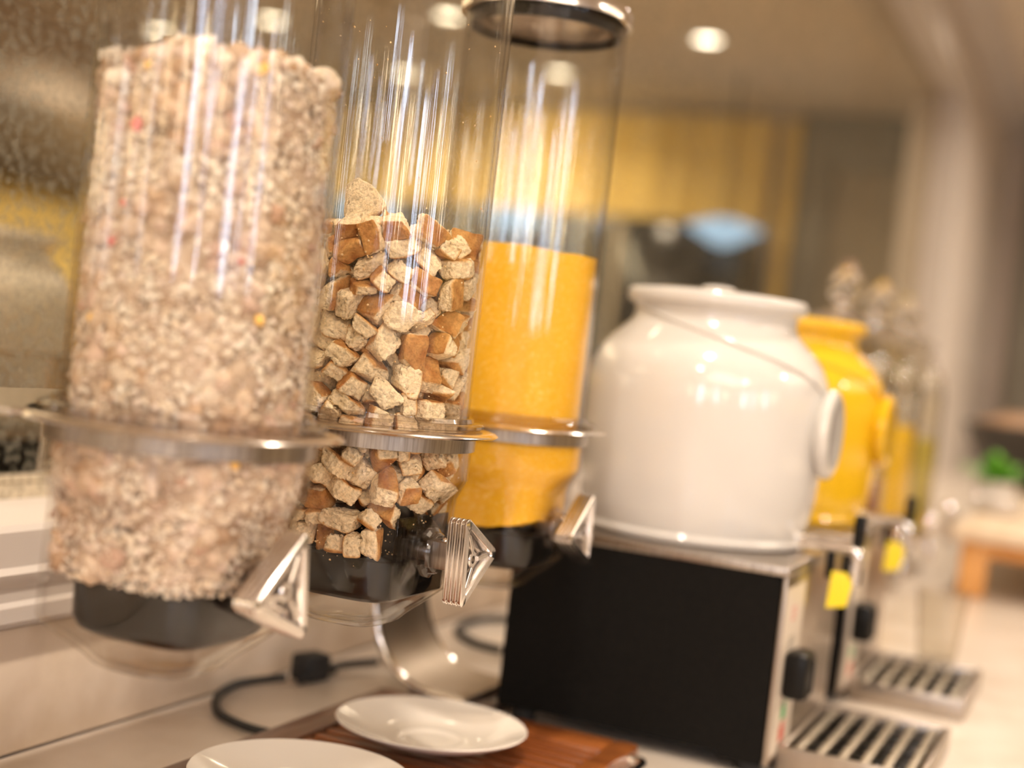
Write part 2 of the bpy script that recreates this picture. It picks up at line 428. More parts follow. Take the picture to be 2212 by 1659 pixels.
# settled crouton pile: variant, position (0.1 mm), quaternion (1/100)
CROUTONS = """9 365 -47 -344 5 -42 -90 -10 13 180 445 -774 1 -100 3 0 7 -179 434 -784 0 2 -100 -1 2 -356 256 -416 23 64 -69 25 8 -180 -416 -759 63 -64 -31 31 6 223 
-445 -774 9 70 8 -70 2 49 120 -333 14 -19 58 -78 7 360 385 -739 70 -2 -71 -3 3 -13 404 -790 1 -71 -71 -1 2 -350 391 -769 56 43 57 -42 10 -362 -404 
-784 67 -69 20 -19 3 -21 -354 -746 51 49 -49 51 5 332 -400 -754 55 -43 -57 -43 5 35 197 -228 17 -23 57 -77 10 -5 476 -685 70 71 0 0 4 -242 444 -656 53 
-52 48 -47 11 -385 32 -341 6 73 68 0 11 -217 -444 -641 100 -1 0 -6 6 107 -447 -784 1 62 79 -1 0 472 -141 -462 2 28 8 96 1 74 236 -101 59 -80 4 -6 5 
-124 436 -671 1 -67 -74 -1 7 -352 392 -599 17 68 20 -68 13 -366 -331 -489 38 -17 85 -32 3 -53 -414 -606 70 12 -12 70 5 378 -340 -549 15 11 -50 84 10 
410 344 -564 70 5 21 -68 2 -86 -170 -259 80 -52 -10 27 11 -172 426 -553 66 13 13 73 6 -240 135 -348 20 94 26 -5 4 -191 -325 -550 59 34 37 -63 10 306 
-424 -604 9 -33 -89 29 2 473 -297 -409 12 -96 20 18 12 273 445 -640 62 4 78 -2 0 49 -356 -230 17 12 -80 56 9 -336 423 -465 27 0 2 -96 7 -489 -238 -450 
48 -46 16 -73 7 118 -443 -625 11 1 -99 -10 8 380 -418 -401 38 -70 -13 -59 5 471 210 -492 53 -63 -53 -20 8 141 379 -612 51 8 85 12 12 2 271 -426 42 -52 
-9 74 4 -454 272 -735 27 63 19 71 7 -224 -424 -470 52 14 54 -64 5 136 -472 -442 89 2 24 38 8 356 -416 -180 28 75 24 -55 4 283 351 -537 69 18 -2 70 5 
-134 287 -452 17 -56 -22 79 6 -115 192 -345 26 -10 31 -91 11 -362 -168 -367 90 35 -11 -22 2 -54 -472 -507 58 82 0 -1 13 194 -288 -446 42 -15 -84 30 11 
347 339 -454 9 -97 22 6 8 -3 409 -546 98 11 19 3 12 -245 292 -466 55 20 77 27 3 82 -193 -327 76 -9 -22 -60 3 -183 -261 -421 4 -2 -92 38 7 8 -324 -476 
97 -26 1 0 1 549 -45 -370 68 23 -43 -55 0 173 467 -463 0 75 56 -36 1 -131 456 -437 2 70 -67 -25 0 -452 86 -701 1 -71 -70 0 13 152 9 -308 73 66 13 12 0 
-192 -516 -381 24 93 14 -23 8 217 -414 -334 59 -50 -23 59 13 489 119 -381 50 -83 18 20 8 63 534 -378 39 57 -73 1 9 -247 484 -370 71 46 -29 -45 1 -232 
-44 -267 65 52 55 2 1 -95 94 -235 38 43 79 -22 5 -11 -523 -356 25 58 -77 -6 6 315 39 -219 76 57 24 -19 11 163 258 -451 30 82 -45 17 9 -136 551 -334 64 
-43 -33 -55 4 -406 170 -295 28 74 58 -20 7 -408 -388 -331 91 1 12 -39 10 196 -534 -213 14 -55 -79 22 12 286 -244 -411 36 82 -19 -41 8 495 216 -240 81 
-5 -53 24 3 99 377 -348 12 47 -28 -83 4 -428 376 -357 47 -24 -19 -83 10 -445 -47 -789 1 -1 -100 0 0 -42 -303 -317 82 4 26 -51 5 224 -118 -312 71 -1 67 
21 5 441 -158 -278 80 24 16 -52 0 223 362 -341 41 75 37 36 1 -58 396 -342 22 -20 -95 -11 12 -446 124 -799 0 75 -66 -1 10 -183 -142 -357 94 24 -6 23 7 
69 -529 -266 14 22 13 96 4 -2 354 -246 64 -10 31 -70 0 315 208 -333 9 54 19 -82 12 143 235 -305 16 -46 -45 74 11 -277 302 -325 91 -33 0 -25 2 -396 3 
-213 36 -70 -25 56 11 -115 -497 -256 47 6 -68 -56 10 358 -296 -319 44 11 -54 -71 1 -159 211 -197 5 56 -70 43 13 283 490 -297 30 27 91 4 1 1 526 -196 
16 -41 -7 90 7 -380 234 -220 33 91 -21 9 2 -186 -355 -290 57 59 -50 27 10 248 -509 -115 84 5 -50 22 9 464 -260 -234 25 -84 46 14 0 -15 -39 -296 67 -19 
69 21 7 116 376 -158 20 32 -11 92 2 -323 446 -289 2 -40 37 -84 8 -550 4 -319 8 -14 -72 -67 3 -139 -388 -187 26 -13 18 -94 12 241 -269 -265 29 57 -70 
32 13 509 49 -236 53 -80 -27 -8 11 131 69 -204 11 86 -49 10 0 -226 510 -180 8 85 20 -47 3 -460 225 -577 24 66 -34 -63 1 -312 -284 -243 55 -27 5 -79 0 
-48 -509 -124 22 -76 -52 33 12 371 -60 -184 88 42 -10 20 10 235 162 -243 87 -40 8 27 6 20 89 -99 29 42 28 81 9 -323 442 -108 84 7 -53 14 11 -531 67 
-197 13 79 53 -29 6 -286 -481 -270 20 -41 87 -18 9 250 -139 -195 86 13 7 -49 0 392 148 -157 76 -36 -11 -54 7 251 304 -153 80 4 48 -35 4 83 -80 -130 55 
-75 -17 -33 7 -421 339 -91 7 -65 39 64 1 -488 -186 -285 87 -34 19 -29 2 72 -215 -191 1 62 -77 17 12 428 -340 -154 26 28 55 75 0 413 324 -127 17 96 -2 
21 0 -113 395 -157 86 -2 -50 10 2 55 -175 -65 56 29 -56 53 10 -394 -167 -206 4 73 55 -39 11 -116 -270 -138 24 -4 85 -48 6 198 -367 -170 52 -23 -33 -75 
2 530 -79 -190 59 -28 -3 75 11 340 386 -18 35 -84 -40 11 3 -231 356 -128 15 52 -19 -82 4 -106 -193 -70 55 -9 -54 -63 6 -232 -184 -169 77 50 -9 -37 13 
5 -494 19 55 -32 -41 65 1 216 -254 -113 1 13 90 -43 7 237 147 -66 88 31 36 5 6 171 518 -209 8 -80 7 59 7 -371 117 -120 42 -88 13 -17 3 -161 -131 -24 
43 83 -9 34 8 -296 -276 -74 53 -24 73 35 1 134 -505 -46 65 46 -39 -46 13 344 14 -50 90 42 14 4 5 182 411 -18 43 21 -68 -56 10 -108 553 -134 62 -70 24 
26 11 -344 -73 -113 10 -36 -82 -43 1 -126 -45 -135 79 43 7 -44 4 -124 -349 -45 34 -85 39 10 1 398 -306 -9 33 -25 0 91 9 374 204 -18 25 -29 39 -84 3 40 
440 -40 81 -32 -29 39 5 -537 159 -124 20 -61 39 -66 6 -470 -318 -169 36 -47 29 75 10 -91 127 -35 48 63 61 -9 2 98 -334 -31 22 -22 91 28 11 453 -210 
-120 5 22 96 17 12 230 476 56 15 98 -5 -10 2 -89 285 -22 71 -38 6 -60 0 -518 -111 -137 7 -27 -20 -94 0 -358 -412 -81 67 18 67 -27 6 -46 -3 -34 47 40 
-79 -4 3 277 -131 -79 41 90 -11 -10 5 483 181 -5 48 -55 -68 2 11 20 351 82 20 25 -12 -94 10 -188 105 -109 30 -21 86 37 12 -474 -316 -34 65 -57 47 -19 
3 90 -516 115 97 -8 24 -4 12 47 -107 28 17 88 44 3 7 486 -146 -9 0 14 99 -2 6 413 345 49 30 4 -35 -89 9 -291 426 15 54 1 4 84 7 -445 -4 -28 13 -55 66 
-50 8 -206 -478 -29 85 43 -31 1 5 169 -170 28 57 35 7 -74 13 -8 -74 120 0 -11 10 99 5 520 163 152 30 51 47 65 0 109 504 167 2 -37 -93 0 4 -332 272 -56 
82 38 41 10 5 -415 -184 -51 80 -43 -17 39 1 115 -488 230 40 21 15 88 8 297 -242 78 78 -21 -14 58 0 115 49 0 14 60 63 48 6 283 476 162 20 -18 -68 68 7 
-132 502 -1 14 -98 -13 8 11 -252 5 -20 16 -87 -39 24 6 -216 -275 45 70 -60 -14 36 8 298 -431 11 32 -27 -60 69 12 537 22 -72 20 -29 -81 47 11 180 40 87 
22 -85 -40 26 11 411 388 209 13 -60 -41 -68 4 -261 227 -29 56 -55 -62 6 11 -345 -149 46 85 20 26 40 1 -25 -262 64 85 -15 30 -41 8 249 -230 221 48 19 
-72 47 6 358 95 49 6 -17 41 -89 10 326 -93 34 40 -43 -6 81 11 -49 498 80 94 15 5 29 3 -446 197 -1 36 87 -28 19 4 -422 -337 90 4 -61 -17 77 1 189 -372 
144 19 29 92 -19 1 499 -179 111 82 -2 1 57 8 297 269 91 41 86 30 6 8 12 98 196 83 35 36 25 1 -310 431 114 1 95 30 -3 0 -222 -126 115 34 -18 70 60 9 
-114 -357 112 50 32 -2 -80 10 65 -182 227 31 13 -62 71 7 412 8 134 13 -24 92 -29 3 238 485 272 23 2 0 97 3 -138 81 122 30 80 27 -44 13 -535 51 77 68 
32 60 29 1 -279 -401 128 64 4 -27 72 9 63 -258 119 37 -31 13 -87 12 364 -153 202 6 32 46 83 9 12 177 37 19 -13 -4 -97 1 -183 321 94 46 14 59 -65 2 -99 
209 149 90 -3 -27 34 1 -108 -80 269 53 -34 -62 -47 0 -100 -536 117 60 -62 -29 -41 10 250 -64 135 81 -40 -34 -28 11 297 84 198 39 18 88 21 4 -6 400 174 
2 -87 31 -37 12 -276 152 102 4 12 97 -19 4 60 280 251 3 95 3 -30 1 -331 -430 294 30 63 33 -64 13 211 -437 328 58 28 -44 -63 3 490 -74 229 32 93 19 0 1 
116 225 106 28 -14 -3 -95 13 -136 519 220 68 68 -6 26 5 -199 -11 61 67 67 10 -31 2 -166 182 258 64 58 8 50 7 -120 -426 225 83 -52 -2 -20 3 322 -450 
191 43 -4 -73 -54 8 189 58 248 68 65 32 -14 10 204 383 141 84 -42 32 -11 12 -324 247 146 95 -19 3 23 10 -509 -200 78 50 -84 -17 13 0 -218 31 257 17 
-17 62 74 13 69 -324 288 20 -54 21 79 13 469 3 317 45 -88 1 -15 12 374 215 167 0 63 -68 -36 5 -228 460 345 86 -28 26 -33 7 -363 69 147 21 -8 82 53 12 
-301 -243 131 44 76 47 0 6 -130 -118 422 41 62 -43 -51 10 435 -332 145 29 -61 -21 -71 9 511 107 270 28 -60 66 35 5 237 304 238 86 -31 -26 31 6 -308 
442 236 39 -38 -57 62 5 -419 -77 149 29 -4 45 -84 11 -188 -250 228 1 49 -67 -56 6 152 -110 301 32 -27 83 38 9 288 -63 293 36 -84 -23 -33 2 476 261 286 
29 -42 -57 64 2 -115 376 233 15 -43 69 56 0 -468 281 103 51 12 -72 -45 9 -277 -116 245 8 -35 -23 91 3 -75 -273 287 25 -35 90 -11 0 23 -43 317 69 -18 
-43 -55 1 503 115 431 34 -94 -10 4 11 163 341 318 53 14 -51 -67 6 -416 351 239 8 94 -34 -2 1 -489 -35 260 42 -82 -35 19 9 -291 -269 281 14 79 51 32 8 
400 -336 293 59 -35 64 33 1 -60 103 365 54 -73 8 -40 7 325 176 313 11 8 -86 50 2 -74 280 324 21 90 7 -37 7 -462 138 259 75 53 -40 -5 13 -427 -236 233 
85 -30 -3 43 12 57 -186 385 7 20 -21 -96 7 461 -195 339 27 42 -8 86 9 36 173 360 53 58 20 -59 0 39 495 311 94 23 -24 -10 10 -263 326 230 1 13 -68 72 1 
-454 -166 339 90 -29 -8 31 9 -225 -319 353 83 33 10 45 1 273 -442 504 3 -59 56 58 11 158 49 403 39 20 87 24 11 117 215 362 42 3 -61 67 4 -133 516 389 
56 23 34 72 4 -345 210 276 25 -87 -38 18 10 -353 -272 344 4 51 -67 -54 3 -160 -495 364 11 -96 26 4 7 292 -107 402 30 -26 85 35 6 467 296 405 66 57 -40 
-27 3 89 25 452 25 -86 23 -38 7 -241 336 390 35 -37 83 22 6 -349 -6 331 16 -88 -1 44 3 -336 -423 448 94 -4 -12 -33 12 154 -229 334 27 -7 78 56 3 364 
69 449 9 -57 -29 76 4 185 498 389 8 95 -17 23 13 -121 -176 541 46 -38 -66 46 1 -271 129 371 45 2 84 31 2 -471 -271 488 50 6 -4 86 10 6 -536 306 32 -27 
9 -90 13 422 -334 475 22 69 -17 67 11 312 241 390 16 37 78 -48 1 -36 389 423 14 90 11 -39 12 17 -138 474 43 33 -40 74 7 -492 -40 456 54 82 17 -8 9 -67 
-392 377 17 27 94 11 5 113 -384 459 17 11 -40 89 1 240 -6 546 34 -87 -28 24 1 329 386 388 10 40 -29 87 6 -433 317 379 54 -79 -3 29 13 -273 3 490 26 
-82 -50 -11 2 -253 -149 390 5 -3 87 -48 5 45 -543 410 23 -17 -68 -68 4 256 -277 427 20 -41 -10 -89 7 451 213 543 89 34 -29 -3 4 148 509 468 22 77 58 
10 7 -466 139 430 19 -7 0 -98 9 175 -131 519 41 10 77 49 1 -198 -332 458 93 18 26 -19 10 102 -500 509 13 -25 -76 -59 13 491 -102 509 86 49 -8 -8 4 260 
451 545 88 15 44 -12 0 -211 461 519 40 -85 34 -11 0 -542 67 578 62 -43 -54 37 7 -104 250 504 70 60 -15 37 9 -4 -280 477 27 71 19 62 6 327 -221 482 57 
-54 -2 61 4 507 25 563 44 76 -46 12 0 -22 537 458 65 57 40 -31 6 -330 232 436 53 5 79 31 10 -374 -210 461 62 3 -71 33 5 -233 182 574 30 57 73 22 2 128 
-254 531 62 2 57 -54 7 317 -171 617 33 -20 -31 -87 8 205 200 486 2 45 13 -88 2 -199 505 673 81 12 -55 16 13 -432 220 565 8 41 87 26 13 -268 -150 548 
77 24 19 -56 10 -27 -27 486 51 62 -52 -30 5 289 -319 595 74 -19 33 56 5 82 96 564 34 -78 -16 50 12 206 331 474 69 -61 -29 -26 13 -336 371 548 28 87 
-38 -13 3 -441 -101 578 60 -10 41 -68 7 -118 -430 514 4 -74 60 30 1 -64 139 542 44 -48 -65 -40 9 440 -267 672 88 26 -30 -26 13 124 471 608 71 19 -35 
-58 7 -86 365 701 25 46 84 16 5 -392 52 625 11 -8 -91 40 2 -356 -384 557 54 -54 35 -54 4 160 -503 591 54 17 23 79 12 -319 253 659 17 -36 79 48 3 399 
352 567 34 79 -44 27 0 67 355 520 65 -37 17 -64 11 -296 439 695 22 -76 -29 -53 13 -447 -298 657 18 -47 -53 68 13 10 -308 639 48 12 -9 86 11 367 -428 
678 36 14 -68 -63 9 -192 227 681 80 18 46 33 3 218 251 639 81 3 23 53 10 31 250 636 56 6 -63 -54 2 -504 198 691 51 -28 64 -50 11 -223 -456 592 57 -31 
-56 52 8 201 -436 709 75 35 -31 47 11 347 -56 634 89 -33 17 27 0 72 -124 624 25 87 -43 4 7 -52 438 597 20 66 69 22 5 -170 424 822 9 39 -18 90 6 -333 
-218 646 30 -92 -24 -7 7 -56 -483 593 11 -87 40 26 8 175 -241 701 2 38 -62 68 5 348 166 592 67 -5 59 -45 5 -57 -22 595 38 -17 -4 91 10 -112 128 687 45 
-67 -40 42 1 -526 -61 737 15 71 -65 20 1 -180 -282 670 41 41 -36 -73 7 46 -486 732 65 -44 -47 41 9 392 17 659 35 81 -46 12 4 259 258 724 17 -27 -93 16 
6 -239 37 671 43 54 23 69 6 -264 320 783 14 11 85 49 10 -497 -242 753 20 53 82 -10 7 -67 -524 780 3 76 -5 65 13 90 -53 729 22 -49 46 -71 4 477 91 687 
80 -35 -15 -47 5 315 417 664 14 42 -85 -29 7 -117 -105 703 18 -17 3 97 6 -389 152 702 17 -77 -53 -30 0 -205 -481 738 69 -47 -36 41 9 114 -491 841 35 
14 -11 92 4 524 -61 669 9 -27 41 -87 0 449 265 727 11 -82 35 -44 4 -101 369 878 73 -4 43 -53 4 -6 -309 754 16 -4 15 -97 8 -349 -76 723 78 -15 50 -34 7 
-216 -503 931 55 70 17 -42 5 192 -346 861 0 8 70 -71 4 506 166 798 54 32 -25 74 1 141 523 790 52 38 -60 47 2 -402 348 692 13 -93 -29 -19 5 -113 -63 
819 51 -39 43 -63 10 -337 -421 690 9 -31 93 -17 6 249 -487 894 32 23 -92 5 6 411 -140 736 31 -29 -32 -85 3 358 349 810 42 27 42 -76 0 -100 519 956 63 
14 -77 -1 5 -493 136 809 16 -93 -28 -16 0 14 146 751 51 10 -58 63 8 -319 -428 1063 70 56 -44 2 5 353 -372 806 57 -14 -17 -79 0 349 94 750 39 54 -9 -74 
11 92 284 703 1 78 53 -33 1 -423 333 848 47 -10 72 -50 13 -444 -183 864 79 47 37 8 12 -121 249 783 4 -76 -55 -33 11 -56 -415 895 83 -53 14 13 7 344 
-180 826 25 -90 18 -31 11 209 102 737 73 0 -47 49 10 3 536 723 19 20 12 95 4 -560 -19 869 62 34 59 38 3 -298 -409 828 4 -41 87 26 0 -181 95 824 14 58 
-49 64 5 435 -323 911 40 -16 -10 -90 3 396 -54 856 40 63 -62 26 2 158 381 775 52 31 -40 -69 0 -321 430 928 11 85 29 -43 6 -227 -67 782 63 4 -18 -75 11 
-33 -158 846 12 66 -48 -57 9 -187 -28 915 67 -1 -21 71 7 532 -96 865 7 -69 5 -72 4 363 212 851 52 -39 6 76 8 50 301 869 38 14 80 44 9 -522 230 943 32 
72 6 61 4 -320 -290 752 46 -55 -4 -70 12 -128 -356 782 57 16 80 12 9 122 58 817 15 36 -79 47 8 529 84 909 14 -64 -24 71 13 256 420 895 16 54 -77 -29 0 
-244 487 1041 68 -60 -42 -11 13 -364 10 851 3 -42 -39 81 11 -236 -239 873 54 -75 -20 -31 4 226 -195 852 23 54 73 36 1 207 -43 843 6 40 -64 65 10 385 
398 975 56 -73 19 -34 0 38 483 935 60 -29 56 -49 0 -305 187 822 22 85 -39 -26 8 -404 -349 940 51 6 68 52 9 24 -337 879 33 58 60 -44 13 309 -237 996 43 
-14 -63 -63 9 112 -175 871 40 -26 87 14 3 171 476 966 70 -35 -25 57 2 -55 183 882 16 -41 84 -32 7 -420 169 957 56 12 11 -81 11 -224 -368 972 62 65 -12 
-43 12 166 -314 956 99 -1 -6 11 0 519 -94 1025 8 -2 -8 99 9 6 -48 909 36 82 38 -22 0 21 408 1054 17 -27 -80 50 2 -202 244 915 43 4 -65 63 12 -228 -174 
804 49 -71 -31 -40 12 50 -227 889 30 -89 15 -30 7 421 -263 1070 23 85 -36 -32 5 326 293 956 46 1 -66 59 7 123 118 889 37 -15 -46 -79 4 -86 333 987 10 
-92 10 38 3 -445 20 997 25 -20 86 40 7 -228 -99 1005 78 -50 21 -33 6 327 -431 966 1 92 28 -27 5 398 78 919 72 17 27 -62 12 300 481 1061 29 8 71 63 7 
141 256 973 44 -55 -71 1 0 -245 127 982 76 57 -30 9 7 -412 -145 981 28 95 1 -12 3 -45 -248 945 92 29 -25 1 10 514 -189 1138 9 83 52 -19 8 461 248 1029 
22 -12 26 -93 0 -25 240 1081 87 -24 41 -14 11 15 72 965 73 -1 -45 50 8 -509 147 1098 26 61 -41 -63 8 -301 -254 1100 36 83 38 20 7 122 -437 1009 17 -27 
89 33 6 541 49 1049 4 3 -98 -21 8 123 519 1100 15 -31 -64 -69 10 -131 203 1008 72 52 -42 16 11 -38 43 1014 32 -27 -37 83 0 -524 -51 1089 89 45 4 4 5 
-120 -314 1019 45 1 -21 86 7 321 -410 1120 14 -92 -32 -15 9 294 149 971 13 -41 21 87 10 79 283 1135 64 -57 5 -51 0 -419 335 1041 23 77 37 -47 2 -158 
-14 1050 73 40 53 -16 8 -441 -262 1201 25 -86 34 29 10 -54 -540 946 64 -30 32 -63 2 278 -12 987 97 8 -2 23 4 258 395 1065 46 -77 -14 -42 5 -257 330 
1053 37 30 -41 78 1 -329 48 1112 88 10 40 24 4 -30 18 1146 13 43 83 34 5 26 -529 1066 34 89 -9 28 6 -62 -136 1020 65 31 5 -69 3 156 109 1049 10 34 10 
93 0 313 408 1205 49 -16 8 -85 11 -349 169 1121 29 62 -53 50 10 -447 -144 1132 25 -58 68 38 3 -199 -4 1182 23 54 -60 -54 5 162 -522 1145 7 82 12 -55 4 
161 -125 1024 32 -62 -58 43 3 252 230 1078 83 37 17 -37 7 -97 510 1156 29 -25 83 40 4 -286 -120 1148 20 4 57 80 11 -129 -423 1086 82 29 20 -44 6 -197 
-310 1183 69 -52 50 -2 9 66 -118 1013 31 68 -57 -34 9 383 67 1068 21 -4 -98 1 0 177 492 1229 78 24 23 53 12 -213 219 1104 67 -38 0 -64 5 -513 19 1200 
13 5 89 43 1 -32 -491 1186 19 77 -46 40 2 -297 -37 1275 55 -60 -54 23 11 322 -122 1018 77 -58 -26 -5 2 242 73 1139 23 19 -64 71 6 -284 461 1181 17 89 
23 -36 5 -366 138 1273 55 82 -11 -11 9 -304 -422 1202 48 -2 8 -88 1 49 -332 1079 13 28 -44 -84 6 161 187 1198 17 -87 44 10 2 486 14 1168 7 25 94 24 5 
451 306 1190 13 83 -45 32 13 -400 269 1189 2 -6 51 86 8 -495 -109 1280 6 -15 34 93 7 -111 -429 1254 44 83 34 9 2 192 -292 1134 55 -23 -66 -47 0 -138 
-198 1169 28 -23 -60 71 3 533 87 1287 72 -18 -27 -61 11 2 168 1171 35 -66 -58 -33 9 -415 390 1248 1 51 -46 73 6 -307 -445 1289 49 -2 8 -87 2 83 -403 
1210 23 50 46 70 9 355 -53 1121 3 2 56 83 13 196 -93 1168 74 -6 5 67 6 344 246 1188 27 -60 -14 -74 9 -182 331 1140 84 -29 35 -31 13 -518 21 1361 51 27 
-74 -36 10 -141 -326 1290 33 10 -43 -83 8 263 -438 1231 21 -83 52 2 10 310 -243 1198 43 -8 55 71 5 56 -126 1145 53 58 41 47 1 -102 363 1189 26 86 -23 
-38 10 -133 146 1191 44 -31 39 75 1 -309 -216 1299 50 -24 -70 -45 12 -35 -280 1122 52 65 56 0 3 458 -311 1224 66 54 50 16 10 427 152 1147 12 -82 -41 
-38 12 -87 -113 1158 32 17 75 55 """
BERRIES = [(-1.610, 0.1446, 0.0036, 'pink red dried berry high on the left front of the muesli'),
           (-1.668, 0.1060, 0.0018, 'small red dried berry crumb left of centre in the muesli'),
           (-1.753, 0.0868, 0.0026, 'red dried berry sliver near the left edge of the muesli'),
           (-0.630, 0.0835, 0.0016, 'tiny reddish berry speck in the middle of the muesli')]
YELLOWS = [(-0.411, 0.0560, 0.0030, 'yellow dried fruit piece in the lower right of the muesli'),
           (-1.924, 0.0481, 0.0026, 'yellow dried fruit piece at the left edge of the muesli'),
           (-0.639, 0.1795, 0.0044, 'amber dried fruit piece near the top of the muesli'),
           (-1.567, 0.1737, 0.0024, 'small amber fruit piece at the upper left of the muesli'),
           (-0.530, -0.0150, 0.0034, 'yellow fruit piece just below the steel ring band')]
BIG_CROUTONS = [(14, (-0.4535, 0.7900, 1.329), (-1.75, 0.35, 0.75), 'tall torn crust piece standing up at the left top of the crouton pile'),
                (15, (-0.4280, 0.8060, 1.314), (0.25, 0.25, 0.45), 'wide curved bread slice lying across the top of the crouton pile'),
                (16, (-0.4020, 0.8360, 1.311), (1.15, 0.10, 0.9), 'flat brown crust square leaning at the right top of the crouton pile')]

# ================================================================== THE ROOM
X_WALL, X_RIGHT, Y_BACK, Y_END = -0.70, 4.0, -3.0, 8.0
COUNTER_Z = 0.92
def struct(name, o, label=None):
    o.name = name
    return tag(o, label, kind='structure')

struct('floor', box('floor', -0.9, 4.2, -3.2, 8.2, -0.1, 0.0, M['floor']))
struct('ceiling', box('ceiling', -0.9, 4.2, -3.2, 8.2, CEIL, CEIL + 0.1, M['ceiling']))
struct('wall_back', box('wall_back', -0.9, 4.2, -3.2, -3.0, 0, CEIL, M['wall']))
struct('wall_right', box('wall_right', 4.0, 4.2, -3.2, 8.2, 0, CEIL, M['wall']))
struct('wall_end', box('wall_end', -0.9, 4.2, 8.0, 8.2, 0, CEIL, M['wall']))
# left wall: body behind, wall face beyond and above the mirror, stone splashback below it
bm = bmesh.new()
add_box(bm, -0.9, -0.83, -3.2, 8.2, 0, CEIL)
add_box(bm, -0.83, X_WALL, 5.90, 8.0, 0, CEIL)
add_box(bm, -0.83, X_WALL, -3.0, 5.90, 2.50, CEIL)
add_box(bm, -0.83, X_WALL - 0.012, -3.0, 5.90, 0, 1.07)
struct('wall_left', finish('wall_left', bm, M['wall'], smooth=False))
box('splashback', X_WALL - 0.011, X_WALL, -2.9, 6.05, COUNTER_Z + 0.0005, 1.013, M['splash'], bev=0.001)
tag(bpy.data.objects['splashback'], 'low beige stone splashback along the wall below the mirror frame', 'splashback', kind='structure')
# ceiling cornice over the left wall
bm = bmesh.new()
prof = [(0, 0), (0.03, 0.0), (0.035, 0.02), (0.09, 0.075), (0.11, 0.08), (0.11, 0.10), (0, 0.10)]
add_loft(bm, [[Vector((X_WALL + x, y, CEIL - 0.10 + z)) for x, z in prof] for y in (-2.99, 7.99)], cap0=True, cap1=True)
struct('trim_1', finish('trim_1', bm, M['frame'], smooth=False))

# mirror with its moulded frame
mir = empty('wall_mirror', (-0.80, 1.0, 1.1), 'large antique foxed mirror with a greige moulded frame on the left wall', 'mirror')
mg = box('mirror_glass', -0.825, -0.80, -2.9, 5.885, 1.075, 2.465, M['mirror'])
mg.parent = mir; mg.matrix_parent_inverse = Matrix.Translation((-0.80, 1.0, 1.1)).inverted()
def frame_bar(name, y0, y1, z0, z1, horizontal, flip=False):
    # moulding section across the width w: (t, depth)
    sec = [(0.0, -0.02), (0.0, 0.016), (0.006, 0.020), (0.040, 0.022), (0.046, 0.026), (0.054, 0.025), (0.060, 0.0225), (0.074, 0.0225), (0.079, 0.025), (0.094, 0.025), (0.1, 0.022), (0.1, -0.02)]
    bm = bmesh.new()
    rings = []
    for e in (0, 1):
        ring = []
        for t, d in sec:
            k = t / 0.1
            if horizontal:
                zz = (z0 + k * (z1 - z0)) if not flip else (z1 - k * (z1 - z0))
                ring.append(Vector((-0.715 + d, y0 if e == 0 else y1, zz)))
            else:
                yy = (y0 + k * (y1 - y0))
                ring.append(Vector((-0.715 + d, yy, z0 if e == 0 else z1)))
        rings.append(ring)
    add_loft(bm, rings, cap0=True, cap1=True)
    o = finish(name, bm, M['frame'], mir, angle=25)
    o.matrix_parent_inverse = Matrix.Translation((-0.80, 1.0, 1.1)).inverted()
    return o
frame_bar('bottom_rail', -2.9, 5.99, 1.016, 1.088, True, flip=True)
frame_bar('top_rail', -2.9, 6.00, 2.45, 2.56, True)
frame_bar('frame_stile', 5.87, 6.00, 1.013, 2.56, False)
for nm_, a_ in (('lower_ledge', (-0.83, -0.716, -2.9, 5.885, 1.0715, 1.086)), ('upper_reveal', (-0.83, -0.713, -2.9, 5.885, 2.452, 2.4995)), ('side_reveal', (-0.83, -0.716, 5.872, 5.899, 1.072, 2.4995))):
    lo_ = box(nm_, *a_, M['frame'], bev=0.002)
    lo_.parent = mir; lo_.matrix_parent_inverse = Matrix.Translation((-0.80, 1.0, 1.1)).inverted()

# end wall dressing: grey pilaster with a recessed panel, gold curtain, dark cabinets
pil = empty('grey_pilaster', (-0.11, 8.0, 0), 'grey wooden pilaster with a recessed panel at the end of the room', 'pilaster')
def in_parent(o, p):
    o.parent = p
    o.matrix_parent_inverse = Matrix.Translation(p.location).inverted()
    return o
for n, a in (('stile', (-0.58, -0.40, 7.93, 8.0, 0.93, 2.74)), ('stile', (0.00, 0.20, 7.93, 8.0, 0.93, 2.74)), ('rail', (-0.40, 0.00, 7.93, 8.0, 2.44, 2.74)), ('rail', (-0.40, 0.00, 7.93, 8.0, 0.93, 1.1))):
    in_parent(box(n, *a, M['grey_panel'], bev=0.006), pil)
in_parent(box('recessed_panel', -0.40, 0.00, 7.97, 8.0, 1.1, 2.44, M['panel_in']), pil)

def curtain(name, x0, x1, y, z0, z1, amp, waves, m, label):
    bm = bmesh.new()
    N = int(waves * 12)
    rows = []
    for s in (0, 1):
        for z in (z0, (z0 + z1) / 2, z1):
            rows.append([bm.verts.new((x0 + (x1 - x0) * i / N, y + amp * math.sin(2 * PI * waves * i / N) + amp * 0.4 * math.sin(2 * PI * waves * 0.37 * i / N) + s * 0.006, z)) for i in range(N + 1)])
    for s in (0, 3):
        for r in (0, 1):
            for i in range(N):
                bm.faces.new((rows[s + r][i], rows[s + r][i + 1], rows[s + r + 1][i + 1], rows[s + r + 1][i]))
    o = finish(name, bm, m)
    return tag(o, label, 'curtain')
curtain('gold_curtain', 0.35, 3.9, 7.88, 2.07, 2.70, 0.03, 26, M['gold'], 'gold pleated curtain hung above the dark cabinets on the end wall')
curtain('gold_strip_curtain', 0.20, 0.29, 7.90, 0.93, 2.70, 0.02, 1, M['gold'], 'narrow gold curtain strip beside the grey pilaster')
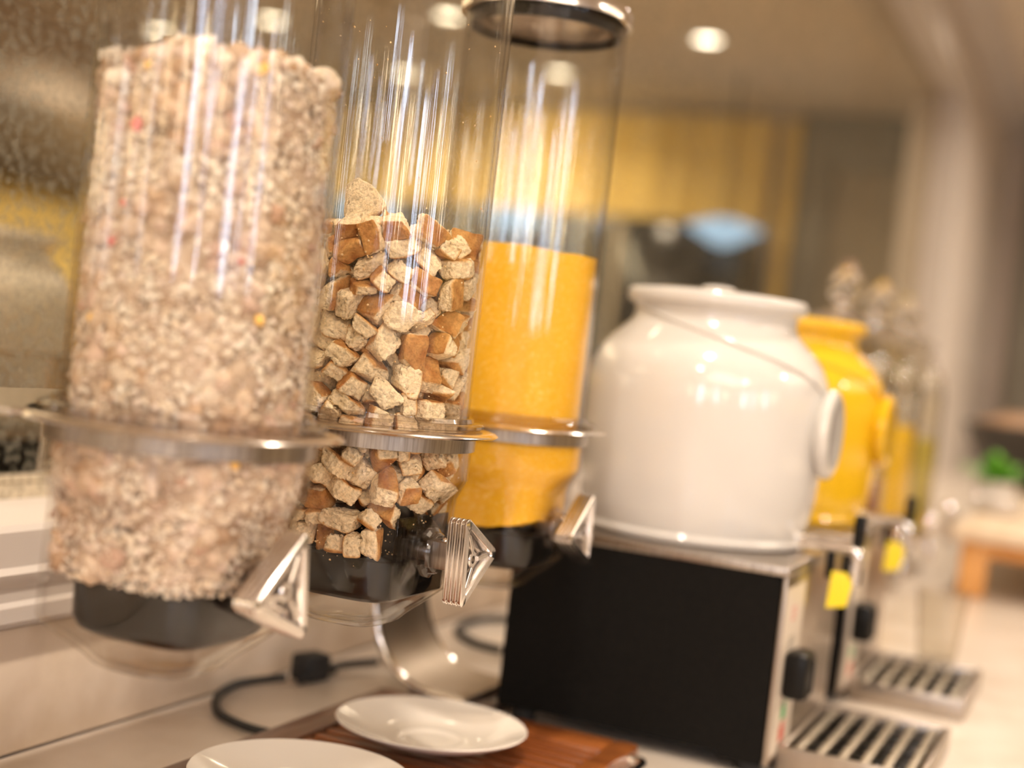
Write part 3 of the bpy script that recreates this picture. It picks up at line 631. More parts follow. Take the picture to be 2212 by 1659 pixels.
cab = empty('dark_cabinet', (2.2, 7.7, 0), 'tall dark grey cabinet row with a black glass door under the gold curtain', 'cabinet')
in_parent(box('body', 0.33, 3.9, 7.35, 7.86, 0.0, 2.04, M['dark_glass'], bev=0.004), cab)
in_parent(box('glass_door', 0.35, 0.97, 7.33, 7.36, 0.4, 2.0, M['black_screen'], bev=0.004), cab)
in_parent(box('door', 1.05, 1.80, 7.33, 7.36, 0.4, 2.0, M['dark_glass'], bev=0.004), cab)
in_parent(box('door', 1.85, 2.60, 7.33, 7.36, 0.4, 2.0, M['dark_glass'], bev=0.004), cab)
in_parent(box('door_post', 0.98, 1.03, 7.31, 7.36, 0.2, 2.0, M['panel_in'], bev=0.004), cab)

def pendant(x, y, z, label):  # hanging glow added in place of a blue reflected glare
    e = empty('pendant_glare', (x, y, z), label, 'lamp', 'blue white glowing domes added in front of the dark cabinets')
    lathe('glow_dome', [(0.02, 0.06), (0.06, 0.055), (0.13, 0.035), (0.19, 0.01), (0.195, 0.0), (0.18, 0.0), (0.12, -0.035), (0.05, -0.075), (0.0, -0.085)], M['blue_glare'], e, 32)
    tube('cord', [(0, 0, 0.05), (0, 0, CEIL - z)], 0.006, M['rubber'], e, 8)
    return e
pendant(0.33, 7.0, 1.965, 'blue white glowing dome added for the glare above the white jar')
pendant(1.50, 7.0, 1.95, 'blue white glowing dome added for the glare behind the third dispenser')
pendant(2.40, 7.0, 1.94, 'blue white glowing dome added for the glare behind the croutons dispenser')

# right wall: dark soffit band, gold lit niche, sideboard, tall wall lamps
sof = box('dark_soffit', 3.75, 3.998, 1.0, 7.3, 1.86, 2.26, M['dark_brown'], bev=0.01)
tag(sof, 'dark brown soffit band along the right wall', 'soffit')
o = box('gold_wall_panel', 3.93, 3.998, 1.2, 7.2, 1.2, 1.86, M['gold'], bev=0.005)
tag(o, 'gold wall panel below the dark soffit', 'panel')
o = box('dark_sideboard', 3.4, 3.998, 1.2, 7.2, 0.0, 1.2, M['dark_brown'], bev=0.01)
tag(o, 'long dark brown sideboard against the right wall', 'sideboard')
isl = empty('buffet_island', (2.1, 3.2, 0), 'brown buffet island in the middle of the room', 'counter')
in_parent(box('cabinet', 1.5, 2.5, 1.6, 4.9, 0, 0.88, M['dark_brown'], bev=0.01), isl)
in_parent(box('worktop', 1.45, 2.55, 1.55, 4.95, 0.88, 0.92, M['stone'], bev=0.004), isl)

k = 0
for (y0, y1) in ((-2.6, -2.2), (-1.5, -1.32), (-0.3, -0.12)):
    k += 1
    w = empty('window_%d' % k, (4.0, (y0 + y1) / 2, 1.35), None, None)
    tag(w, 'tall narrow daylight window in the right wall', kind='structure')
    in_parent(box('pane', 3.97, 3.985, y0, y1, 1.35, 2.3, M['window_glow']), w)
    for a in ((3.94, 4.0, y0 - 0.06, y0, 1.29, 2.36), (3.94, 4.0, y1, y1 + 0.06, 1.29, 2.36), (3.94, 4.0, y0, y1, 1.29, 1.35), (3.94, 4.0, y0, y1, 2.3, 2.36)):
        in_parent(box('frame', *a, M['frame']), w)
for (x0, x1) in ((0.25, 0.50), (1.45, 1.62)):
    k += 1
    w = empty('window_%d' % k, ((x0 + x1) / 2, -3.0, 1.35), None, None)
    tag(w, 'tall narrow daylight window in the back wall', kind='structure')
    in_parent(box('pane', x0, x1, -2.985, -2.97, 1.35, 2.3, M['window_glow']), w)
    for a in ((x0 - 0.06, x0, -3.0, -2.94, 1.29, 2.36), (x1, x1 + 0.06, -3.0, -2.94, 1.29, 2.36), (x0, x1, -3.0, -2.94, 1.29, 1.35), (x0, x1, -3.0, -2.94, 2.3, 2.36)):
        in_parent(box('frame', *a, M['frame']), w)
for i, (x, y, nx) in enumerate(((3.96, -0.75, 1), (3.96, 0.5, 1), (-0.35, -2.96, 0), (0.85, -2.96, 0), (2.3, -2.96, 0))):
    e = empty('wall_lamp', (x, y, 1.88), 'tall warm wall lamp, number %s from the room corner behind the photographer' % ('first', 'second', 'third', 'fourth', 'fifth')[i], 'lamp', 'tall wall lamps behind the photographer')
    bm = bmesh.new(); add_box(bm, -0.035, 0.035, -0.035, 0.035, -0.26, 0.26, 0.015); finish('glass_tube', bm, M['wall_lamp'], e)
    for z_ in (-0.30, 0.26):
        bm = bmesh.new(); add_box(bm, -0.04, 0.04, -0.04, 0.04, z_, z_ + 0.04, 0.004); finish('bracket', bm, M['steel'], e)

DL_LABELS = ['bright ceiling downlight seen in the mirror above the white jar', 'downlight seen in the mirror through the upper part of the far tube',
             'downlight seen in the mirror through the empty upper part of the middle tube', 'downlight seen in the mirror above the right side of the muesli',
             'downlight seen in the mirror above the left side of the muesli', 'downlight seen between the middle and far tubes near the top edge']
DL_LABELS += ['ceiling downlight over the counter, %s from the back wall' % w for w in ('first', 'second', 'third', 'fourth', 'fifth', 'sixth')]
DL_LABELS += ['ceiling downlight over the room, %s from the back wall' % w for w in ('first', 'second', 'third')]
for i, (x, y) in enumerate(DOWN + ROW + ROW2):
    e = empty('downlight', (x, y, CEIL), DL_LABELS[i], 'lamp', 'round ceiling downlights')
    lathe('lamp', [(0.055, -0.006), (0.0, -0.006)], M['lamp_disc'], e, 32)
    lathe('trim_ring', [(0.055, -0.004), (0.058, -0.012), (0.072, -0.010), (0.075, 0.0), (0.055, 0.0)], M['frame'], e, 32, closed=True)

# ================================================================== THE COUNTER
bm = bmesh.new()
add_box(bm, X_WALL, 0.30, -2.98, 7.98, COUNTER_Z - 0.04, COUNTER_Z, 0.003)
ct = finish('countertop', bm, M['stone'])
tag(ct, 'long beige veined stone countertop running along the wall', 'countertop')
cb = box('counter_base', X_WALL + 0.002, 0.25, -2.9, 7.5, 0.0, COUNTER_Z - 0.04, M['dark_brown'], bev=0.004)
tag(cb, 'dark brown cabinet base under the stone countertop', 'cabinet')

# ================================================================== DISPENSER STAND
ZF = 1.194
TUBES = [(-0.453, 0.626), (-0.453, 0.829), (-0.453, 1.047)]
st = empty('dispenser_stand', (-0.56, 0.85, COUNTER_Z), 'steel stand with a long plate carrying three food dispensers', 'stand')
SI = Matrix.Translation(st.location).inverted()
def sp(o):
    o.parent = st; o.matrix_parent_inverse = SI
    return o
# long rear plate, joined by ring plates under each tube
bm = bmesh.new()
pts = [(-0.612, 0.53), (-0.50, 0.548), (-0.50, 1.16), (-0.52, 1.262), (-0.612, 1.262)]
add_loft(bm, [[Vector((x, y, z)) for x, y in pts] for z in (ZF - 0.0045, ZF - 0.001)], cap0=True, cap1=True)
bmesh.ops.bevel(bm, geom=bm.edges[:], offset=0.0009, segments=2, affect='EDGES')
sp(finish('mounting_plate', bm, M['steel']))
for x, y in TUBES:
    sp(lathe('ring_plate', [(0.0645, ZF - 0.001), (0.0800, ZF - 0.001), (0.0840, ZF - 0.0020), (0.0858, ZF - 0.0034), (0.0840, ZF - 0.0046), (0.0800, ZF - 0.0052), (0.0645, ZF - 0.0052)], M['steel'], None, 96, closed=True, M=Matrix.Translation((x, y, 0))))
    sp(lathe('ring_band', [(0.0695, ZF - 0.0052), (0.0712, ZF - 0.0054), (0.0712, ZF - 0.0145), (0.0695, ZF - 0.0147)], M['brushed'], None, 96, closed=True, M=Matrix.Translation((x, y, 0))))
# curved sheet posts, foot sweeping forwards
def post(y0, y1):
    path = smooth_path([(-0.600, 0, ZF - 0.005), (-0.604, 0, 1.10), (-0.603, 0, 1.03), (-0.595, 0, 0.985), (-0.577, 0, 0.955), (-0.548, 0, 0.938), (-0.50, 0, 0.9345)], 6)
    secs = []
    for i, p in enumerate(path):
        d = (path[min(i + 1, len(path) - 1)] - path[max(i - 1, 0)]).normalized()
        n = Vector((-d.z, 0, d.x)) * 0.0035
        secs.append([Vector((p.x, y0, p.z)) - n, Vector((p.x, y0, p.z)) + n, Vector((p.x, y1, p.z)) + n, Vector((p.x, y1, p.z)) - n])
    bm = bmesh.new(); add_loft(bm, secs, cap0=True, cap1=True)
    sp(finish('curved_post', bm, M['post_steel'], angle=30))
    bm = bmesh.new()
    e1 = [(a + b) / 2 + Vector((0, 0, 0)) for a, b in ((s[0], s[1]) for s in secs)]
    add_tube(bm, e1, 0.0042, 10)
    sp(finish('post_edge', bm, M['chrome']))
    bm = bmesh.new()
    add_tube(bm, [(a + b) / 2 for a, b in ((s[2], s[3]) for s in secs)], 0.0042, 10)
    sp(finish('post_edge', bm, M['chrome']))
post(1.145, 1.245)
post(0.42, 0.52)
sp(box('base_board', -0.562, -0.484, 1.124, 1.255, COUNTER_Z + 0.0005, 0.9305, M['base_wood'], bev=0.002))

# wooden slatted tray
tr_ = empty('wooden_tray', (-0.45, 0.72, 0.9215), 'red brown wooden slatted tray with a dark rim under the saucers', 'tray')
TI = Matrix.Translation(tr_.location).inverted()
def tp(o):
    o.parent = tr_; o.matrix_parent_inverse = TI
    return o
TX0, TX1, TY0, TY1 = -0.572, -0.330, 0.36, 1.122
tp(box('left_rim', TX0, TX0 + 0.030, TY0, TY1, 0.9215, 0.9388, M['wood_rim'], bev=0.003))  # gloss reflection on this rim put into a greyer brown
tp(box('right_rim', TX1 - 0.020, TX1, TY0, TY1, 0.9215, 0.9388, M['wood'], bev=0.003))  # brighter than the left rim, its lit look put into the colour
tp(box('end_rim', TX0 + 0.030, TX1 - 0.020, TY1 - 0.040, TY1, 0.9215, 0.9386, M['wood'], bev=0.003))
tp(box('end_rim', TX0 + 0.030, TX1 - 0.020, TY0, TY0 + 0.035, 0.9215, 0.9386, M['wood'], bev=0.003))
tp(box('tray_floor', TX0 + 0.028, TX1 - 0.018, TY0 + 0.03, TY1 - 0.03, 0.9215, 0.9265, M['wood_rim']))
y = TY0 + 0.040
proto = None
while y + 0.013 < TY1 - 0.042:
    if proto is None:
        proto = box('slat', TX0 + 0.031, TX1 - 0.021, y, y + 0.013, 0.9265, 0.9365, M['wood'], bev=0.0015)
        y0_ = y
        tp(proto)
    else:
        s = proto.copy(); COL.objects.link(s); s.location.y = y - y0_
    y += 0.0185
for yy in (1.085, 0.45):
    bm = bmesh.new()
    add_tube(bm, smooth_path([(TX1 - 0.002, yy + 0.012, 0.9318), (TX1 + 0.012, yy + 0.010, 0.9318), (TX1 + 0.014, yy - 0.02, 0.9318), (TX1 + 0.012, yy - 0.05, 0.9318), (TX1 - 0.002, yy - 0.052, 0.9318)], 6), 0.0038, 12)
    tp(finish('tray_handle', bm, M['chrome']))

# saucers
def saucer(x, y, label):
    prof = [(0, 0.0022), (0.018, 0.0022), (0.0225, 0.0020), (0.0245, 0.0034), (0.027, 0.0036), (0.030, 0.0030), (0.045, 0.0062), (0.060, 0.0112), (0.0715, 0.0156), (0.0738, 0.0166), (0.0745, 0.0160), (0.0738, 0.0148), (0.060, 0.0082), (0.045, 0.0030), (0.034, 0.0006), (0.032, -0.0012), (0.029, -0.0012), (0.028, 0.0004), (0, 0.0004)]
    o = lathe('saucer', prof, M['plate'], None, 96)
    o.location = (x, y, 0.9402)
    return tag(o, label, 'saucer', 'saucers on the wooden tray')
saucer(-0.459, 0.992, 'white porcelain saucer at the far end of the wooden tray')
saucer(-0.467, 0.814, 'white porcelain saucer nearest the camera, cut by the bottom edge')

# ================================================================== DISPENSERS
HOP = [(-0.0006, 0.0635, 2), (-0.0045, 0.0635, 2), (-0.006, 0.0690, 2), (-0.033, 0.0693, 2), (-0.0360, 0.0683, 2), (-0.041, 0.0640, 2.3), (-0.048, 0.0580, 3), (-0.056, 0.0548, 4.0), (-0.075, 0.0538, 4.6), (-0.106, 0.0538, 4.6), (-0.1095, 0.0528, 4.6), (-0.118, 0.0440, 4.2), (-0.1265, 0.0345, 3.6), (-0.1310, 0.0310, 3.2), (-0.1332, 0.0270, 3.0), (-0.1336, 0.001, 2.5)]
def hop_at(z):
    if z >= 0: return 0.0618, 2.0
    z = max(z, -0.125)
    for (z0, a0, n0), (z1, a1, n1) in zip(HOP[:-1], HOP[1:]):
        if z1 <= z <= z0:
            t = (z0 - z) / (z0 - z1)
            return a0 + (a1 - a0) * t - 0.0030, n0 + (n1 - n0) * t
    return 0.0605, 2.0

def tri_ring(Rc, rad, x, phi, seg=6):
    """triangle in the YZ plane, circumradius Rc, rounded corners"""
    pts = []
    for k in range(3):
        a = phi + k * 2 * PI / 3
        c = Vector((math.cos(a), math.sin(a))) * (Rc - 2 * rad)
        for i in range(seg + 1):
            b = a - PI / 3 + (2 * PI / 3) * i / seg
            pts.append(Vector((x, c.x + rad * math.cos(b), c.y + rad * math.sin(b))))
    return pts

def make_knob(parent, phi):
    """ribbed triangular turning knob; axis along +X, back face at x=0"""
    T, Rc = 0.0140, 0.0364
    bm = bmesh.new()
    secs = [tri_ring(Rc - 0.004, 0.003, 0.0, phi)]
    for i in range(4):
        x0 = i * T / 4
        w = T / 4
        secs.append(tri_ring(Rc - 0.0026, 0.0036, x0 + 0.04 * w, phi))
        secs.append(tri_ring(Rc - 0.0004, 0.0042, x0 + 0.22 * w, phi))
        secs.append(tri_ring(Rc, 0.0044, x0 + 0.5 * w, phi))
        secs.append(tri_ring(Rc - 0.0004, 0.0042, x0 + 0.78 * w, phi))
    secs.append(tri_ring(Rc - 0.0026, 0.0036, T, phi))
    secs.append(tri_ring(Rc - 0.0100, 0.0022, T, phi))
    secs.append(tri_ring(Rc - 0.0112, 0.0018, T - 0.0010, phi))
    secs.append(tri_ring(Rc - 0.0122, 0.0015, T - 0.0085, phi))
    add_loft(bm, secs, cap0=True, cap1=True)
    kn = finish('knob', bm, M['knob'], parent, angle=28)
    bm = bmesh.new()
    for k in range(3):
        a = phi + k * 2 * PI / 3
        for off in ((0.0, 0.0012),):
            t = bmesh.new()
            bmesh.ops.create_cube(t, size=1.0)
            for v in t.verts:
                v.co = Vector((T - 0.0045 + v.co.x * 0.0075, 0.0125 + v.co.y * 0.0150, v.co.z * 0.0030))
            bmesh.ops.bevel(t, geom=t.edges[:], offset=0.0006, segments=2, affect='EDGES')
            merge(bm, t, Matrix.Rotation(a, 4, 'X'))
        # inner chord rib
        t = bmesh.new()
        bmesh.ops.create_cube(t, size=1.0)
        for v in t.verts:
            v.co = Vector((T - 0.0062 + v.co.x * 0.0040, -0.0085 + v.co.y * 0.0012, v.co.z * 0.020))
        bmesh.ops.bevel(t, geom=t.edges[:], offset=0.0005, segments=2, affect='EDGES')
        merge(bm, t, Matrix.Rotation(a, 4, 'X'))
    finish('rib', bm, M['knob'], kn, angle=28)
    RX = Matrix.Rotation(PI / 2, 4, 'Y')
    lathe('hub', [(0.0, T - 0.0080), (0.0026, T - 0.0080), (0.0026, T - 0.0022), (0.0048, T - 0.0022), (0.0055, T - 0.003), (0.0058, T - 0.0088)], M['knob'], kn, 28, M=RX, angle=28)
    return kn

def make_dispenser(i, phi, label):
    x, y = TUBES[i]
    e = empty('food_dispenser', (x, y, ZF), label, 'dispenser', 'triple food dispenser on the steel stand')
    # tube
    lathe('tube', [(0.0650, 0.002), (0.0650, 0.322), (0.0622, 0.322), (0.0622, 0.002)], M['tube'], e, 128, closed=True)
    # lip under the tube
    lathe('lip', [(0.0652, 0.0000), (0.0742, 0.0000), (0.0757, 0.0010), (0.0757, 0.0028), (0.0740, 0.0040), (0.0690, 0.0044), (0.0680, 0.0070), (0.0652, 0.0072)], M['lip'], e, 128, closed=True)
    # lid
    lathe('lid', [(0.0, 0.352), (0.012, 0.352), (0.014, 0.336), (0.055, 0.333), (0.067, 0.330), (0.0690, 0.325), (0.0690, 0.318), (0.0655, 0.3175), (0.0655, 0.3225), (0.0615, 0.3225), (0.0615, 0.3160), (0.058, 0.3155), (0.058, 0.326), (0.0, 0.327)], M['steel'], e, 96)
    lathe('lid_gasket', [(0.0616, 0.3215), (0.0616, 0.3090), (0.0590, 0.3085), (0.0590, 0.3215)], M['black_plastic'], e, 96, closed=True)
    # hopper
    outer = [section(a, n, z, 96) for z, a, n in HOP]
    inner = [section(max(a - 0.0024, 0.0008), n, z + (0.0024 if z < -0.11 else 0.0), 96) for z, a, n in HOP]
    bm = bmesh.new()
    add_loft(bm, inner[::-1] + outer, cap0=True, cap1=True)
    finish('hopper', bm, M['hopper'], e, angle=35)
    # black rotor seat and drum
    bm = bmesh.new()
    add_loft(bm, [section(a, n, z, 64) for z, a, n in ((-0.0860, 0.001, 5), (-0.0860, 0.0400, 5.5), (-0.0872, 0.0412, 5.5), (-0.1060, 0.0405, 5.5), (-0.1115, 0.0385, 5), (-0.1145, 0.0345, 4), (-0.1145, 0.001, 4))], M=Matrix.Translation((0.0045, 0, 0)), cap0=True, cap1=True)
    finish('rotor_seat', bm, M['black_plastic'], e)
    lathe('rotor_drum', [(0.0, -0.034), (0.0285, -0.034), (0.0295, -0.032), (0.0295, 0.028), (0.0285, 0.030), (0.0, 0.030)], M['black_plastic'], e, 40, M=Matrix.Translation((0, 0, -0.081)) @ Matrix.Rotation(PI / 2, 4, 'Y'))
    if i == 1:
        bm = bmesh.new(); add_box(bm, 0.0462, 0.0480, -0.036, 0.036, -0.110, -0.058, 0.0006); finish('smoky_guard', bm, M['smoke'], e)
    # axle sleeve, clip and knob on the +X side
    AX = Matrix.Translation((0, 0, -0.081)) @ Matrix.Rotation(PI / 2, 4, 'Y')
    lathe('sleeve', [(0.0085, 0.0535), (0.0165, 0.0535), (0.0165, 0.0560), (0.0140, 0.0575), (0.0135, 0.0600), (0.0120, 0.0612), (0.0085, 0.0612)], M['lip'], e, 48, closed=True, M=AX)
    lathe('axle', [(0.0, 0.028), (0.0058, 0.028), (0.0058, 0.0625), (0.0, 0.0625)], M['brushed'], e, 24, M=AX)
    cl = empty('c', (0, 0, 0), None, None)
    bpy.data.objects.remove(cl)
    bm = bmesh.new(); add_box(bm, 0.0560, (0.0625, 0.0742, 0.0685)[i], -0.0098, 0.0098, -0.0895, -0.0720, 0.0006)
    clip = finish('clip', bm, M['brushed'], e)
    bm = bmesh.new()
    SM = Matrix.Translation(((0.0593, 0.0652, 0.0622)[i], 0.0, -0.0720))
    add_lathe(bm, [(0.0038, 0.0), (0.0038, 0.0008), (0.0030, 0.0018), (0.0014, 0.0023), (0.0, 0.0024)], 24, SM, 0)
    for rz in (0.5, 0.5 + PI / 2):
        t = bmesh.new(); bmesh.ops.create_cube(t, size=1.0)
        for v in t.verts: v.co = Vector((v.co.x * 0.0040, v.co.y * 0.0008, v.co.z * 0.0006 + 0.00235))
        merge(bm, t, SM @ Matrix.Rotation(rz, 4, 'Z'), 1)
    finish('screw', bm, [M['chrome'], M['black_plastic']], clip)
    kn = make_knob(e, phi)
    kn.location = ((0.0620, 0.0738, 0.0680)[i], 0, -0.081)
    return e
make_dispenser(0, PI + 0.14, 'nearest clear tube dispenser filled with muesli, knob pointing left')
make_dispenser(1, 0.06, 'middle clear tube dispenser holding croutons, knob upright on edge')
make_dispenser(2, PI + 0.09, 'far clear tube dispenser holding bright yellow meal')

# ---- loft of loose filling that follows the inside of a dispenser
def fill_mesh(name, i, z_top, z_bot, m, inset=0.0, top_fn=None, bumps=0.0, bump_freq=120, rows=40, N=128, tone=None):
    x, y = TUBES[i]
    bm = bmesh.new()
    secs = []
    zs = [z_bot + (z_top - z_bot) * k / rows for k in range(rows + 1)]
    for z in zs:
        a, n = hop_at(z)
        a -= inset
        ring = section(a, n, z, N)
        if bumps:
            for p in ring:
                v = noise.noise(Vector((p.x, p.y, p.z)) * bump_freq) + 0.5 * noise.noise(Vector((p.x, p.y, p.z)) * bump_freq * 2.7)
                k = 1 - bumps * max(0.0, v) / a
                p.x *= k; p.y *= k
        if top_fn and z > z_top - 0.02:
            for p in ring:
                w = (z - (z_top - 0.02)) / 0.02
                p.z += w * top_fn(p.x, p.y)
        secs.append(ring)
    a, n = hop_at(z_top); a -= inset
    for f in (0.8, 0.55, 0.3, 0.04):
        ring = section(a * f, n, z_top, N)
        for p in ring:
            if top_fn: p.z += top_fn(p.x, p.y)
        secs.append(ring)
    a, n = hop_at(z_bot); a -= inset
    pre = []
    for f in (0.04, 0.5, 0.85):
        pre.append(section(a * f, n, z_bot, N))
    add_loft(bm, pre + secs, cap0=True, cap1=True)
    if tone:
        lay = bm.verts.layers.float_color.new('tone')
        for v in bm.verts:
            v[lay] = (*tone(v.co), 1)
    o = finish(name, bm, m)
    o.location = (x, y, ZF)
    return o

# ---- yellow meal in the far tube
def meal_bottom(i):
    z_bot = -0.086
    o = fill_mesh('yellow_meal', i, 0.136, z_bot, M['meal'], inset=0.0004, top_fn=lambda x, y: 0.0022 * noise.noise(Vector((x * 35, y * 35, 3))) - 0.03 * (x + 0.02), rows=70)
    # the meal slumps to a rounded tongue in front of the drum
    me = o.data
    for v in me.vertices:
        if v.co.z < -0.055:
            w = (-0.055 - v.co.z) / 0.028
            v.co.z += w * (0.004 * noise.noise(v.co * 60) + 0.010 * max(0.0, v.co.x / 0.05) + 0.004 * max(0.0, -v.co.x / 0.05))
    return tag(o, 'bright yellow fine meal filling the far dispenser', 'meal', kind='stuff')
meal_bottom(2)

# ---- muesli in the nearest tube
def col_mix(a, b, t): return tuple(a[k] + (b[k] - a[k]) * t for k in range(3))
def muesli():
    rnd = random.Random(11)
    i = 0
    x0, y0 = TUBES[i]
    def top(x, y):
        s = 0.012 * noise.noise(Vector((x * 40 + 4, y * 40, 1.3))) + 0.006 * noise.noise(Vector((x * 110, y * 110, 7)))
        return s - 0.30 * max(0.0, -(0.913 * x + 0.393 * y) - 0.012)
    core = fill_mesh('muesli_fill', i, 0.180, -0.080, M['muesli'], inset=0.0028, top_fn=top, bumps=0.010, bump_freq=80, rows=110, N=150,
                     tone=lambda c: col_mix((0.44, 0.32, 0.23), (0.62, 0.49, 0.38), min(1, max(0, 0.5 + noise.noise(c * 90)))))
    tag(core, 'compact pinkish beige muesli mass inside the nearest tube', 'muesli', kind='stuff')
    V, F, C = [], [], []
    def ico(sub):
        t = bmesh.new(); bmesh.ops.create_icosphere(t, subdivisions=sub, radius=1.0)
        vs = [v.co.copy() for v in t.verts]; fs = [[v.index for v in f.verts] for f in t.faces]; t.free()
        return vs, fs
    I1, I2 = ico(1), ico(2)
    def put(base, p, R, scale, colr, rough=0.25):
        vs, fs = base
        o = len(V)
        seed = Vector((rnd.random() * 50, rnd.random() * 50, rnd.random() * 50))
        for v in vs:
            k = 1 + rough * noise.noise(v * 1.7 + seed) * 2
            q = R @ Vector((v.x * scale[0] * k, v.y * scale[1] * k, v.z * scale[2] * k))
            V.append(p + q)
            s = 1 + 0.22 * noise.noise(v * 2.5 + seed)
            C.append((colr[0] * s, colr[1] * s, colr[2] * s))
        for f in fs: F.append([a + o for a in f])
    FL = [(0.85, 0.73, 0.59), (0.90, 0.81, 0.68), (0.82, 0.68, 0.52), (0.92, 0.85, 0.74), (0.83, 0.70, 0.60)]
    BR = [(0.52, 0.34, 0.21), (0.60, 0.41, 0.27), (0.44, 0.28, 0.17), (0.56, 0.36, 0.27)]
    def spot(zmin=-0.082, zmax=0.184, depth=0.002):
        z = rnd.uniform(zmin, zmax)
        t = rnd.uniform(0, 2 * PI)
        a, n = hop_at(z)
        c, s = math.cos(t), math.sin(t)
        r = a if n <= 2 else a / ((abs(c) ** n + abs(s) ** n) ** (1 / n))
        r -= 0.0012 + rnd.random() * depth + 0.006 * max(0.0, noise.noise(Vector((r * c, r * s, z)) * 80) - 0.15)
        return Vector((r * c, r * s, z)), t
    # patches where big clusters gather
    def patch(p): return noise.noise(Vector((p.x * 28, p.y * 28, p.z * 28 + 9)))
    n_c = 0
    while n_c < 640:
        p, t = spot(depth=0.001)
        if patch(p) < 0.10 and rnd.random() > 0.08: continue
        s = rnd.uniform(0.0036, 0.0086)
        p *= 1.0
        rr = math.hypot(p.x, p.y)
        k = (rr - s * 0.75) / rr
        put(I2, Vector((p.x * k, p.y * k, p.z)), Matrix.Rotation(rnd.uniform(0, 6), 3, 'Z'), (s, s * rnd.uniform(0.75, 1), s * rnd.uniform(0.7, 1)), col_mix(rnd.choice(BR), rnd.choice(FL), rnd.uniform(0.0, 0.6)), 0.3)
        n_c += 1
    for _ in range(8500):
        p, t = spot(depth=0.0028)
        if patch(p) > 0.12 and rnd.random() < 0.85: continue
        R = Matrix.Rotation(t, 3, 'Z') @ Matrix.Rotation(rnd.gauss(0, 0.5), 3, 'Y') @ Matrix.Rotation(rnd.uniform(0, 6), 3, 'X')
        s = rnd.uniform(0.0013, 0.0030)
        put(I1, p, R, (0.0005, s, s * rnd.uniform(0.6, 1)), rnd.choice(FL), 0.25)
    for _ in range(5500):
        p, t = spot(depth=0.0018)
        s = rnd.uniform(0.0006, 0.0013)
        put(I1, p, Matrix.Rotation(rnd.uniform(0, 6), 3, 'X'), (s, s, s * 0.7), rnd.choice(FL if rnd.random() < 0.75 else BR), 0.3)
    # the top heap and the ragged lower edge
    for _ in range(1500):
        r = 0.059 * math.sqrt(rnd.random()); t = rnd.uniform(0, 2 * PI)
        x, y = r * math.cos(t), r * math.sin(t)
        big = rnd.random() < 0.35
        s = rnd.uniform(0.003, 0.0065) if big else rnd.uniform(0.0012, 0.0026)
        p = Vector((x, y, 0.180 + top(x, y) + s * 0.4))
        put(I2 if big else I1, p, Matrix.Rotation(rnd.uniform(0, 6), 3, 'X') @ Matrix.Rotation(rnd.uniform(0, 6), 3, 'Z'), (s, s * 0.85, s * (0.8 if big else 0.35)), rnd.choice(BR if rnd.random() < 0.45 else FL), 0.3)
    for _ in range(900):
        p, t = spot(zmin=-0.0855, zmax=-0.078, depth=0.010)
        s = rnd.uniform(0.0008, 0.0026)
        put(I1, p, Matrix.Rotation(rnd.uniform(0, 6), 3, 'X') @ Matrix.Rotation(rnd.uniform(0, 6), 3, 'Z'), (s * 0.4, s, s * 0.7), rnd.choice(FL), 0.3)
    me = bpy.data.meshes.new('muesli_flakes')
    me.from_pydata(V, [], F)
    at = me.color_attributes.new('tone', 'FLOAT_COLOR', 'POINT')
    at.data.foreach_set('color', [c for q in C for c in (q[0], q[1], q[2], 1.0)])
    me.materials.append(M['muesli'])
    for p in me.polygons: p.use_smooth = True
    o = bpy.data.objects.new('muesli_flakes', me); COL.objects.link(o)
    o.location = (x0, y0, ZF)
    tag(o, 'loose oat flakes and baked clusters pressed against the nearest tube', 'muesli', kind='stuff')
muesli()

# coloured fruit bits showing in the muesli (front of the nearest tube)
def surf_point(i, px_angle, z):
    x, y = TUBES[i]
    a, n = hop_at(z)
    return Vector((x + (a - 0.0006) * math.cos(px_angle), y + (a - 0.0006) * math.sin(px_angle), ZF + z))
def bit(name, ang, z, s, m, label, group):
    bm = bmesh.new()
    bmesh.ops.create_icosphere(bm, subdivisions=3, radius=1.0)
    sd = Vector((ang * 9, z * 80, 2))
    for v in bm.verts:
        k = 1 + 0.35 * noise.noise(v.co * 1.5 + sd)
        v.co = Vector((v.co.x * s * 0.45 * k, v.co.y * s * k, v.co.z * s * k * 0.9))
    o = finish(name, bm, m)
    o.location = surf_point(0, ang, z)
    o.rotation_euler = (ang * 3, 0, ang)
    tag(o, label, 'dried fruit', group)
for a, z, s, lab in BERRIES:
    bit('dried_berry', a, z, s, M['berry'], lab, 'red dried berry bits in the muesli')
for a, z, s, lab in YELLOWS:
    bit('dried_mango_piece', a, z, s, M['fruit_yellow'], lab, 'yellow dried fruit bits in the muesli')

